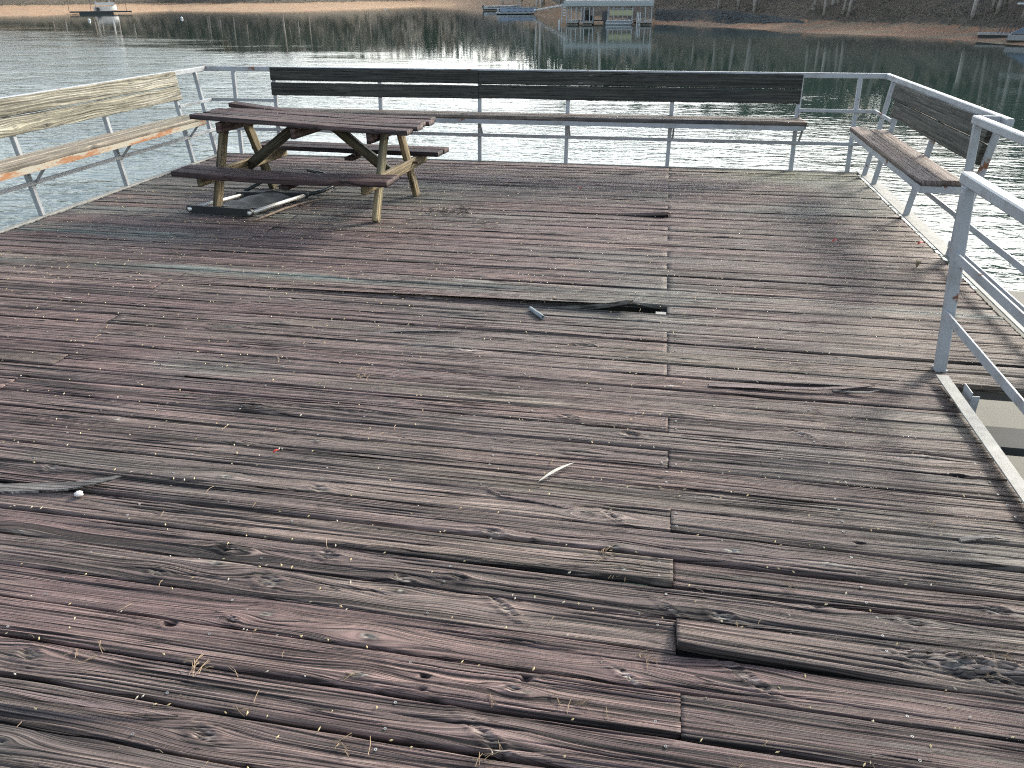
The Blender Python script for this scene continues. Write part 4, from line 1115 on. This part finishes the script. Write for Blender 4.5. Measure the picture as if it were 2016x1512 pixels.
def bank_point(f, s):
    """f: fractional column of the shoreline, s: metres inland"""
    i = int(f); i = max(0, min(NC - 2, i)); q = f - i
    b = SP[i] * (1 - q) + SP[i + 1] * q
    o_ = b[:2] / np.hypot(b[0], b[1]); x, y = b[:2] + o_ * s
    z = float(height(np.array([s]), np.array([b[2]]), np.array([x]), np.array([y]))[0]) + WZ
    return x, y, z, b[2]

# ------------------------------------------------------------------ trees on the far bank
M_TRK = simple("grey_bark", (0.30, 0.27, 0.235), 0.9, 0, 0.35, 3.0)
M_TRK2 = simple("pale_birch_bark", (0.55, 0.53, 0.48), 0.85, 0, 0.2, 3.0)
M_TWIG = simple("bare_twigs", (0.075, 0.066, 0.052), 0.95, 0, 0.35, 0.8)
M_PINE = simple("pine_foliage", (0.045, 0.062, 0.035), 0.9, 0, 0.5, 0.9)
M_BEECH = simple("brown_oak_leaves", (0.17, 0.10, 0.05), 0.9, 0, 0.35, 0.9)
def crown_mesh(kind, seed):
    rs = random.Random(seed); m_ = MB()
    Ht = 13.0
    if kind == 'bare' or kind == 'oak':
        limbs = []
        for i in range(13):
            z = rs.uniform(4.5, 11.5); a_ = rs.uniform(0, 6.28); l_ = rs.uniform(1.8, 3.8) * (1.15 - z / 18)
            p0 = Vector((0, 0, z)); p1 = p0 + Vector((math.cos(a_) * l_ * 0.6, math.sin(a_) * l_ * 0.6, l_ * 0.6)); p2 = p1 + Vector((math.cos(a_ + .3) * l_ * 0.5, math.sin(a_ + .3) * l_ * 0.5, l_ * 0.5))
            m_.tube([p0, p1, p2], [0.07, 0.045, 0.015], 4, False); limbs.append((p0, p1, p2))
            for j in range(26):
                t = rs.random(); q = p0.lerp(p1, t) if rs.random() < 0.4 else p1.lerp(p2, t)
                d = Vector((rs.gauss(0, 1), rs.gauss(0, 1), rs.gauss(0.5, 0.8))).normalized() * rs.uniform(0.5, 1.5)
                s = d.cross(Vector((rs.random(), rs.random(), 0.3))).normalized() * 0.035
                m_.add([q - s, q + s, q + d], [(0, 1, 2)])
                if kind == 'oak' or rs.random() < 0.25:
                    c = q + d * rs.random(); e1 = Vector((rs.gauss(0, 1), rs.gauss(0, 1), rs.gauss(0, 1))).normalized() * 0.2; e2 = e1.cross(Vector((0.3, 0.2, 1))).normalized() * 0.2
                    m_.add([c - e1, c - e2, c + e1, c + e2], [(0, 1, 2, 3)])
    else:
        for i in range(620):
            z = rs.uniform(4.5, 13.5); rmax = 2.6 * (1 - (z - 4.5) / 10.5) ** 0.7 * (0.75 + 0.35 * math.sin(z * 3.1 + seed)); a_ = rs.uniform(0, 6.28); r_ = rmax * math.sqrt(rs.random())
            c = Vector((math.cos(a_) * r_, math.sin(a_) * r_, z - r_ * 0.15))
            e1 = Vector((rs.gauss(0, 1), rs.gauss(0, 1), rs.gauss(0, .6))).normalized() * rs.uniform(.18, .38); e2 = e1.cross(Vector((rs.gauss(0, 1), rs.gauss(0, 1), 1))).normalized() * rs.uniform(.15, .3)
            m_.add([c - e1, c - e2, c + e1, c + e2], [(0, 1, 2, 3)])
    me = bpy.data.meshes.new("crown"); me.from_pydata(m_.v, [], m_.f); me.update()
    me.materials.append({'bare': M_TWIG, 'oak': M_BEECH, 'pine': M_PINE}[kind]); return me
def trunk_mesh(seed, pale):
    rs = random.Random(seed); m_ = MB(); b = rs.uniform(-0.4, 0.4); c = rs.uniform(-0.3, 0.3)
    n_ = 7; pts_ = [(b * math.sin(i / 6 * 2.5), c * math.sin(i / 6 * 2.0), -0.6 + 13.0 * i / 6) for i in range(n_)]
    m_.tube(pts_, [0.24, 0.19, 0.17, 0.145, 0.12, 0.08, 0.03], 7)
    me = bpy.data.meshes.new("trunk"); me.from_pydata(m_.v, [], m_.f); me.update(); me.materials.append(M_TRK2 if pale else M_TRK)
    me.polygons.foreach_set('use_smooth', [True] * len(me.polygons)); return me
KINDS = [('pine', 2), ('bare', 5), ('oak', 2)]
crowns = {k: [crown_mesh(k, 10 + i) for i in range(n)] for k, n in (('pine', 3), ('bare', 4), ('oak', 2))}
trunks = [trunk_mesh(s, False) for s in range(5)]; ptrunks = [trunk_mesh(s + 20, True) for s in range(3)]
LBL = {'pine': "green pine standing on the wooded far bank", 'bare': "bare grey-trunked tree standing on the wooded far bank", 'oak': "brown-leaved oak standing on the wooded far bank", 'pale': "pale-trunked bare tree standing on the wooded far bank"}
def WHERE(b_):
    px_ = 1008 + 1514 * math.tan(b_ + 0.187)
    if px_ < 0: return "the bank beyond the photo's left edge"
    if px_ < 330: return "the slope above the white covered boat"
    if px_ < 640: return "the tan mud bank behind the picnic table"
    if px_ < 930: return "the low point left of the speedboat"
    if px_ < 1090: return "the cove slope behind the blue pontoon boat"
    if px_ < 1290: return "the slope behind the boathouse"
    if px_ < 1570: return "the slope above the blue-grey rocks"
    if px_ < 1900: return "the red bank right of the rocks"
    if px_ < 2016: return "the slope behind the slanting-pole dock"
    return "the bank beyond the photo's right edge"
rs = random.Random(4)
colpos = np.concatenate([[0], np.cumsum(np.hypot(*np.diff(SP[:, :2], axis=0).T))])
# choose shoreline columns by picture bearing so that density looks even
bear = np.arctan2(SP[:, 0], SP[:, 1])
for i in range(235):
    b_ = rs.uniform(R(-52), R(40)); f = float(np.interp(b_, bear, np.arange(NC))) if bear[0] < bear[-1] else 0
    t0 = SP[int(f)][2]
    smin = 96 if t0 < 0.28 else (15 if t0 < 0.9 else 16)
    s = smin + (70 if t0 < 0.28 else 42) * rs.random() ** 1.3
    x, y, z, t0 = bank_point(f, s)
    kd = rs.choices(['pine', 'bare', 'oak', 'pale'], [3.2, 5, 1.2, 1.3])[0]
    r_ = thing("bare_tree" if kd in ('bare', 'pale') else ("pine_tree" if kd == 'pine' else "oak_tree"), LBL[kd].replace("the wooded far bank", WHERE(b_)), "tree", (x, y, z), rs.uniform(0, 6.28), {'pine': "pines on the far bank", 'bare': "bare trees on the far bank", 'oak': "oaks on the far bank", 'pale': "pale-trunked trees on the far bank"}[kd] + ", " + WHERE(b_))
    sc_ = rs.uniform(0.75, 1.25) * (1.6 if t0 < 0.28 else 1.15); r_.scale = (sc_ * 1.1, sc_ * 1.1, sc_)
    tm = rs.choice(ptrunks if kd == 'pale' else trunks); ck = 'bare' if kd == 'pale' else kd
    for nm, me_ in (("trunk", tm), ("crown", rs.choice(crowns[ck]))):
        o = bpy.data.objects.new(nm, me_); COL.objects.link(o); o.parent = r_
# wooded mass further up the slope
m_ = MB()
for i in range(22000):
    b_ = rs.uniform(R(-56), R(44)); f = float(np.interp(b_, bear, np.arange(NC))); t0 = SP[int(f)][2]
    s = (112 if t0 < 0.28 else 34) + 90 * rs.random() ** 1.2
    x, y, z, t0 = bank_point(f, s); z += rs.uniform(0, 15 if t0 < .12 else (24 if t0 < 0.5 else 13))
    sz = rs.uniform(0.4, 1.3) * (1.5 if t0 < .28 else 1)
    e1 = Vector((rs.gauss(0, 1), rs.gauss(0, 1), rs.gauss(0, 1))).normalized() * sz; e2 = e1.cross(Vector((rs.gauss(0, 1), rs.gauss(0, 1), 1))).normalized() * sz * rs.uniform(.4, .9); c = Vector((x, y, z))
    m_.add([c - e1, c - e2, c + e1, c + e2], [(0, 1, 2, 3)])
m2, nt, p = newmat("far_wood_foliage")
gi = N(nt, "ShaderNodeNewGeometry").outputs['Random Per Island']
cr_ = N(nt, "ShaderNodeValToRGB"); nt.links.new(gi, cr_.inputs[0]); cr_.color_ramp.elements[0].color = (0.035, 0.05, 0.034, 1); cr_.color_ramp.elements[1].color = (0.085, 0.075, 0.058, 1)
nt.links.new(cr_.outputs[0], p.inputs['Base Color']); p.inputs['Roughness'].default_value = 0.95
tag(m_.build("distant_woods", m2), "dense mixed woodland covering the slope behind the first trees", kind='stuff')
# scrub along the bank top
m_ = MB()
for i in range(15000):
    b_ = rs.uniform(R(-45), R(35)); f = float(np.interp(b_, bear, np.arange(NC))); t0 = SP[int(f)][2]
    s = (rs.gauss(94, 4) if t0 < 0.28 else (rs.gauss(20, 4) if t0 < 0.75 else rs.gauss(17.5, 2.4)))
    x, y, z, t0 = bank_point(f, s); z += abs(rs.gauss(0, 0.45))
    sz = rs.uniform(0.05, 0.16) * (1.6 if t0 < .28 else 1)
    e1 = Vector((rs.gauss(0, 1), rs.gauss(0, 1), rs.gauss(0, 1))).normalized() * sz; e2 = e1.cross(Vector((rs.gauss(0, 1), rs.gauss(0, 1), 1))).normalized() * sz * rs.uniform(.3, .8); c = Vector((x, y, z))
    m_.add([c - e1, c - e2, c + e1, c + e2], [(0, 1, 2, 3)])
m3, nt, p = newmat("dry_brush")
gi = N(nt, "ShaderNodeNewGeometry").outputs['Random Per Island']
cr_ = N(nt, "ShaderNodeValToRGB"); nt.links.new(gi, cr_.inputs[0]); cr_.color_ramp.elements[0].color = (0.05, 0.06, 0.035, 1); cr_.color_ramp.elements[1].color = (0.22, 0.19, 0.14, 1)
nt.links.new(cr_.outputs[0], p.inputs['Base Color']); p.inputs['Roughness'].default_value = 0.95
tag(m_.build("scrub", m3), "low scrub and brush along the top of the muddy bank", kind='stuff')
# riprap
m_ = MB()
for i in range(2200):
    px_ = 1290 + 290 * rs.random() ** 1.25; f0 = G(px_, 50, WZ); b_ = math.atan2(f0[0], f0[1]); f = float(np.interp(b_, bear, np.arange(NC)))
    s = rs.uniform(8.0 + max(0, px_ - 1400) * 0.018, 15.0 - max(0, px_ - 1450) * 0.02); x, y, z, t0 = bank_point(f, s); r0 = rs.uniform(0.10, 0.30)
    vs = []
    for (dx, dy, dz) in ((1, 0, 0), (-1, 0, 0), (0, 1, 0), (0, -1, 0), (0, 0, 1), (0, 0, -1)):
        q = r0 * rs.uniform(0.6, 1.2); vs.append((x + dx * q + rs.uniform(-.1, .1) * r0, y + dy * q, z + dz * q * 0.7))
    m_.add(vs, [(0, 2, 4), (2, 1, 4), (1, 3, 4), (3, 0, 4), (2, 0, 5), (1, 2, 5), (3, 1, 5), (0, 3, 5)])
tag(m_.build("riprap_rocks", simple("blue_grey_rock", (0.085, 0.092, 0.085), 0.9, 0, 0.4, 2.0)), "blue-grey riprap rocks armouring the bank right of the boathouse", kind='stuff')

# ================================================================== far boats and docks
M_WHITE = simple("white_gelcoat", (0.55, 0.58, 0.58), 0.35, 0, 0.06)
M_BLUE = simple("blue_boat_side", (0.28, 0.35, 0.45), 0.4, 0, 0.08)
M_YEL = simple("yellow_boat_side", (0.40, 0.39, 0.22), 0.4, 0, 0.08)
M_DARK = simple("black_motor", (0.02, 0.025, 0.03), 0.4)
M_STEEL = simple("galvanised_frame", (0.36, 0.39, 0.40), 0.45, 0.3, 0.12)
M_DECKG = simple("grey_dock_boards", (0.32, 0.31, 0.28), 0.8)
M_DKDOCK = simple("black_dock_floats", (0.03, 0.035, 0.035), 0.7)
def at(px_, py_): 
    g_ = G(px_, py_, WZ); return Vector(g_)
def hull(L, W, H, mat, name, par, bowx=1, z0=0.0, pontoon=False):
    m_ = MB(); n_ = 11; prof = []
    for i in range(n_):
        t = i / (n_ - 1); wv = W / 2 * (1 - max(0, (t - 0.62) / 0.38) ** 2.2) if not pontoon else W / 2 * (1 - max(0, (t - 0.9) / 0.1) ** 2 * 0.3)
        sh = H * (0.85 + 0.25 * t * t); ky = 0.0 if t < 0.7 else (t - 0.7) * H * 1.2
        x = (t - 0.5) * L * bowx
        prof.append([(x, -wv, z0 + sh), (x, -wv * 0.9, z0 + ky * 0.6 + H * 0.25), (x, 0, z0 + ky - 0.1), (x, wv * 0.9, z0 + ky * 0.6 + H * 0.25), (x, wv, z0 + sh), (x, 0, z0 + sh + 0.03)])
    vs = [q for r_ in prof for q in r_]; k = 6
    fs = [(i * k + j, i * k + (j + 1) % k, (i + 1) * k + (j + 1) % k, (i + 1) * k + j) for i in range(n_ - 1) for j in range(k)] + [tuple(range(k)), tuple(reversed(range((n_ - 1) * k, n_ * k)))]
    m_.add(vs, fs); return m_.build(name, mat, par)
def px_scale(p): return 1.12 * 1514.0 / math.hypot(p.x, p.y)   # pixels per metre there
def face(p): return math.atan2(p.y, p.x) - math.pi / 2  # local -Y looks at the deck
# --- white boat and its black dock, left bank
p = at(178, 27.5); k = px_scale(p)
dk = thing("floating_dock", "low black floating dock on the left bank beside the white cruiser", "dock", p, face(p)); dk.location.x = p.x
m_ = MB(); W_ = 100 / k; m_.box((W_ * 0.18, 0, 0.55), (W_, 4.0, 0.35)); m_.build("dock_deck", M_DKDOCK, dk)
m_ = MB(); m_.box((W_ * 0.1, -1.2, 0.2), (W_ * 0.55, 2.0, 0.45)); m_.build("float", M_DKDOCK, dk)
m_ = MB()
for x_ in (-0.33, 0.02, 0.1, 0.6): m_.bar((W_ * x_, 1.0, 0.5), (W_ * x_ + 0.4, 1.0, 6.5), 0.12, 0.12, (0, 1, 0))
m_.build("mooring_poles", simple("brown_pole", (0.12, 0.08, 0.07), 0.8), dk)
p = at(209, 25.0); k = px_scale(p)
wb = thing("motor_boat", "white covered motor boat moored on the left bank", "boat", p, face(p))
hull(38 / k, 3.2, 2.0, M_WHITE, "hull", wb, 1)
m_ = MB(); m_.box((0, 0, 2.5), (32 / k, 2.8, 0.7)); m_.bar((-14 / k, 0, 2.4), (-15 / k, 0, 5.0), 0.18, 0.18, (0, 1, 0)); m_.bar((8 / k, 0, 2.4), (10 / k, 0, 5.0), 0.18, 0.18, (0, 1, 0)); m_.build("cabin_cover", M_WHITE, wb)
m_ = MB(); m_.box((-12 / k, -1.8, 0.8), (0.9, 0.8, 1.4)); m_.build("outboard_motor", M_DARK, wb)
# --- buoys
for (bx, by, l_) in ((176, 41, "small white mooring buoy just below the white boat"), (358, 37, "small white buoy right of the white boat's reflection"), (759, 18, "tiny white buoy off the pale middle bank")):
    p = at(bx, by); m_ = MB(); vs = []; n_ = 8
    for i in range(1, 5):
        for q in range(n_): th_ = math.pi * i / 5; ph = q * math.pi / 4; vs.append((0.28 * math.sin(th_) * math.cos(ph), 0.28 * math.sin(th_) * math.sin(ph), 0.12 + 0.30 * math.cos(th_)))
    fs = [(i * n_ + q, i * n_ + (q + 1) % n_, (i + 1) * n_ + (q + 1) % n_, (i + 1) * n_ + q) for i in range(3) for q in range(n_)] + [tuple(reversed(range(n_))), tuple(3 * n_ + q for q in range(n_))]
    m_.add(vs, fs); m_.tube([(0, 0, 0.35), (0, 0, 0.55)], 0.05, 6)
    o = m_.build("mooring_buoy", M_WHITE, None, True); o.location = p; tag(o, l_, "buoy", "white mooring buoys")
# --- cruiser and blue pontoon
p = at(990, 21); k = px_scale(p)
cb = thing("motor_boat", "white speedboat with dark stripe and outboard behind the blue pontoon boat", "boat", p, face(p))
hull(76 / k, 2.6, 1.35, M_WHITE, "hull", cb, 1, 0.15)
m_ = MB(); m_.box((0, -1.34, 1.05), (60 / k, 0.06, 0.18)); m_.build("hull_stripe", M_DARK, cb)
m_ = MB(); m_.tube([(-38 / k, 0, 0.1), (-38.5 / k, 0, 0.9), (-39 / k, 0, 1.5)], [0.14, 0.3, 0.34], 8); m_.build("outboard_motor", M_DARK, cb)
m_ = MB()
for x_ in (-6, 10, 33): m_.bar((x_ / k, 0.9, 1.2), (x_ / k, 0.9, 2.7), 0.1, 0.1, (0, 1, 0)); m_.bar((x_ / k, -0.9, 1.2), (x_ / k, -0.9, 2.7), 0.1, 0.1, (0, 1, 0))
for y_ in (-0.9, 0.9): m_.bar((-8 / k, y_, 2.72), (34 / k, y_, 2.72), 0.1, 0.1)
m_.build("canopy_frame", M_STEEL, cb)
p = at(1018, 28); k = px_scale(p)
bp = thing("pontoon_boat", "long light-blue pontoon boat moored at the left end of the white gangway pipe", "boat", p, face(p))
hull(82 / k, 2.5, 0.5, M_WHITE, "pontoon", bp, 1, 0.05, True)
m_ = MB(); m_.box((2 / k, 0, 1.05), (72 / k, 2.5, 0.95)); m_.build("side_panels", M_BLUE, bp)
m_ = MB()
for i in range(5): m_.box(((-16 + i * 11) / k, -1.27, 0.62), (5 / k, 0.05, 0.12)); m_.box(((-16 + i * 11) / k, -1.27, 1.38), (7 / k, 0.05, 0.08))
m_.build("panel_slots", M_DARK, bp)
m_ = MB(); m_.box((2 / k, -1.25, 1.56), (74 / k, 0.06, 0.06)); m_.box((-38 / k, 0, 0.8), (0.5, 1.2, 1.0)); m_.build("bow_rail", M_STEEL, bp)
# gangway pipe
a = at(1052, 29); b = at(1132, 46)
k = px_scale(b); z1 = 20 / k; 
gw = MB(); pa_ = Vector((a.x, a.y, WZ + 0.95)); db = Vector((b.x, b.y, 0)); zt = CAM_H - db.length * 0.0086
gw.bar(pa_, (b.x, b.y, zt), 0.35, 0.28); gw.bar(pa_ + Vector((0, 0, 0.0)), (b.x + 0.3, b.y + 0.6, zt - 0.3), 0.08, 0.08)
tag(gw.build("gangway", M_WHITE), "long sloping white gangway pipe running up from the blue pontoon boat to the boathouse", "gangway")
# --- boathouse
p = at(1194, 49); k = px_scale(p); rz_ = face(p)
bh = thing("boathouse", "open steel-framed boathouse with flat pale roof sheltering the yellow pontoon boat", "boathouse", p, rz_)
def X(px_): return (px_ - 1194) / k
zR = 46 / (k * 1.12); dep = 9.0
def roof(m): m.box(((X(1108) + X(1284)) / 2, dep / 2, zR), (X(1284) - X(1108), dep + 0.6, 0.32))
m_ = MB(); roof(m_); m_.build("roof", simple("roof_sheet", (0.40, 0.42, 0.41), 0.6), bh)
m_ = MB(); m_.box(((X(1108) + X(1284)) / 2, -0.33, zR - 0.38), (X(1284) - X(1108) - 0.1, 0.12, 0.42)); m_.build("fascia", simple("grey_green_fascia", (0.36, 0.40, 0.38), 0.6), bh)
for xx in (1105, 1115, 1124, 1133, 1143, 1149, 1160, 1167, 1196, 1207, 1225, 1244, 1269, 1281):
    for yy in (0.0, dep):
        if yy and xx in (1105, 1124, 1149, 1167, 1196, 1225): continue
        m_ = MB(); m_.bar((X(xx), yy, 0.2), (X(xx), yy, zR - 0.17), 0.16, 0.16, (0, 1, 0)); m_.build("post", M_STEEL, bh)
m_ = MB()
for i in range(4): m_.box((X(1110), -0.12, zR * (0.42 + 0.12 * i)), (5 / k, 0.1, 0.16))
m_.build("ladder_rungs", M_WHITE, bh)
for (xa, xb) in ((1114, 1138), (1145, 1166), (1254, 1283)):
    m_ = MB(); m_.box(((X(xa) + X(xb)) / 2, dep / 2 - 0.3, 0.42), (X(xb) - X(xa), dep + 1.2, 0.22)); m_.box(((X(xa) + X(xb)) / 2, dep / 2, 0.12), (X(xb) - X(xa) - 0.2, dep, 0.4)); m_.build("finger_pier", M_DECKG, bh)
m_ = MB(); m_.box(((X(1108) + X(1284)) / 2, dep + 0.6, 0.42), (X(1284) - X(1108), 1.6, 0.22)); m_.build("rear_walkway", M_DECKG, bh)
m_ = MB()
for xx in (1253, 1256, 1259): m_.bar((X(xx), -0.7, 0.0), (X(xx), -0.7, 1.8), 0.14, 0.14, (0, 1, 0))
m_.bar((X(1100), -0.2, -0.1), (X(1100), -0.2, 0.8), 0.25, 0.25, (0, 1, 0)); m_.build("mooring_post", M_WHITE, bh)
m_ = MB()
for xx in range(1112, 1284, 14): m_.bar((X(xx), -0.2, zR + 0.16), (X(xx), -0.2, zR + 1.1), 0.07, 0.07, (0, 1, 0))
m_.bar((X(1108), -0.2, zR + 1.1), (X(1284), -0.2, zR + 1.1), 0.08, 0.08); m_.bar((X(1108), -0.2, zR + 0.6), (X(1284), -0.2, zR + 0.6), 0.06, 0.06); m_.build("roof_railing", M_STEEL, bh)
m_ = MB()
for (xx, dx_) in ((1149, 9), (1196, 7), (1225, -8), (1269, -8)): m_.bar((X(xx), 0.02, zR - 1.0), (X(xx + dx_), 0.02, zR - 0.35), 0.09, 0.09, (0, 1, 0))
m_.build("knee_braces", M_STEEL, bh)
p = at(1218, 49.5); k2 = px_scale(p)
yb_ = thing("pontoon_boat", "yellow-sided pontoon boat with black outboard parked inside the boathouse", "boat", (p.x, p.y, WZ), rz_)
yb_.location = Vector(p) + Vector((-math.sin(rz_), math.cos(rz_), 0)) * 1.6
m_ = MB()
for y_ in (-0.8, 0.8): m_.tube([(-26 / k2, y_, 0.2), (24 / k2, y_, 0.2), (29 / k2, y_, 0.4)], [0.3, 0.3, 0.08], 10)
m_.build("pontoon_tubes", M_STEEL, yb_, True)
m_ = MB(); m_.box((1 / k2, 0, 0.6), (52 / k2, 2.4, 0.14)); m_.build("boat_deck", M_WHITE, yb_)
m_ = MB(); m_.box((4 / k2, -1.2, 1.75), (46 / k2, 0.07, 0.75)); m_.box((4 / k2, 1.2, 1.75), (46 / k2, 0.07, 0.75)); m_.build("side_panels", M_YEL, yb_)
m_ = MB()
for i in range(6): m_.bar(((-20 + i * 9) / k2, -1.22, 0.65), ((-20 + i * 9) / k2, -1.22, 2.3), 0.08, 0.08, (0, 1, 0))
m_.bar((-20 / k2, -1.22, 2.3), (27 / k2, -1.22, 2.3), 0.08, 0.08); m_.build("side_rail", M_STEEL, yb_)
m_ = MB(); m_.box((-28 / k2, 0, 1.3), (0.9, 0.7, 1.3)); m_.box((-28 / k2, 0, 0.4), (0.4, 0.4, 1.0)); m_.build("outboard_motor", M_DARK, yb_)
p = at(1157, 47.5)
jb = thing("motor_boat", "dark covered boat in the left slip of the boathouse", "boat", Vector(p) + Vector((-math.sin(rz_), math.cos(rz_), 0)) * 2.5, rz_)
hull(24 / k2, 2.0, 1.3, M_DARK, "hull", jb, -1, 0.1)
m_ = MB(); m_.box((-2 / k2, 0, 1.7), (14 / k2, 1.5, 0.7)); m_.build("cover", M_BLKPAINT, jb)
# --- right dock with upper deck
p = at(1965, 79); k = px_scale(p)
rd = thing("floating_dock", "wooden dock with slanting poles and upper sun deck at the far right bank", "dock", p, face(p))
def X2(px_): return (px_ - 1965) / k
m_ = MB(); m_.box((X2(1965), 1.2, 0.55), (X2(2000) - X2(1932), 3.2, 0.16)); m_.build("dock_deck", M_DECKG, rd)
m_ = MB(); m_.box((X2(1965), 1.2, 0.2), (X2(1998) - X2(1934), 3.0, 0.55)); m_.build("float", M_DKDOCK, rd)
for (xx, hh, sl_) in ((1933, 3.0, .12), (1962, 3.4, .5), (1968, 3.4, .5), (1973, 3.4, .4), (1980, 3.4, .35), (1986, 3.4, .3), (1992, 3.4, .3)):
    m_ = MB(); m_.bar((X2(xx), 0.3 + 2 * (xx % 2), 0.6), (X2(xx) + sl_, 0.3 + 2 * (xx % 2), hh), 0.09, 0.09, (0, 1, 0)); m_.build("pole", simple("dark_pole", (0.13, 0.10, 0.09), 0.8) if xx == 1933 else bpy.data.materials["dark_pole"], rd)
m_ = MB(); m_.box((X2(2012), 1.5, 3.35), (X2(2040) - X2(1976), 3.5, 0.14)); m_.box((X2(2012), -0.2, 4.8), (X2(2040) - X2(1982), 0.08, 0.1))
m_.build("upper_deck", M_WHITE, rd)
p = at(2036, 86); 
rb = thing("motor_boat", "grey-blue covered boat moored right of the slanting-pole dock", "boat", p, face(p))
hull(4.6, 2.2, 0.8, M_STEEL, "hull", rb, 1, 0.1)
m_ = MB(); vs = [(-2.1, -1.0, 0.9), (1.8, -1.0, 0.9), (1.8, 1.0, 0.9), (-2.1, 1.0, 0.9), (-0.3, -0.3, 1.9), (1.4, -0.3, 1.9), (1.4, 0.3, 1.9), (-0.3, 0.3, 1.9)]
m_.add(vs, [(3, 2, 1, 0), (4, 5, 6, 7), (0, 1, 5, 4), (1, 2, 6, 5), (2, 3, 7, 6), (3, 0, 4, 7)]); m_.build("cover", simple("slate_cover", (0.13, 0.16, 0.19), 0.7), rb)
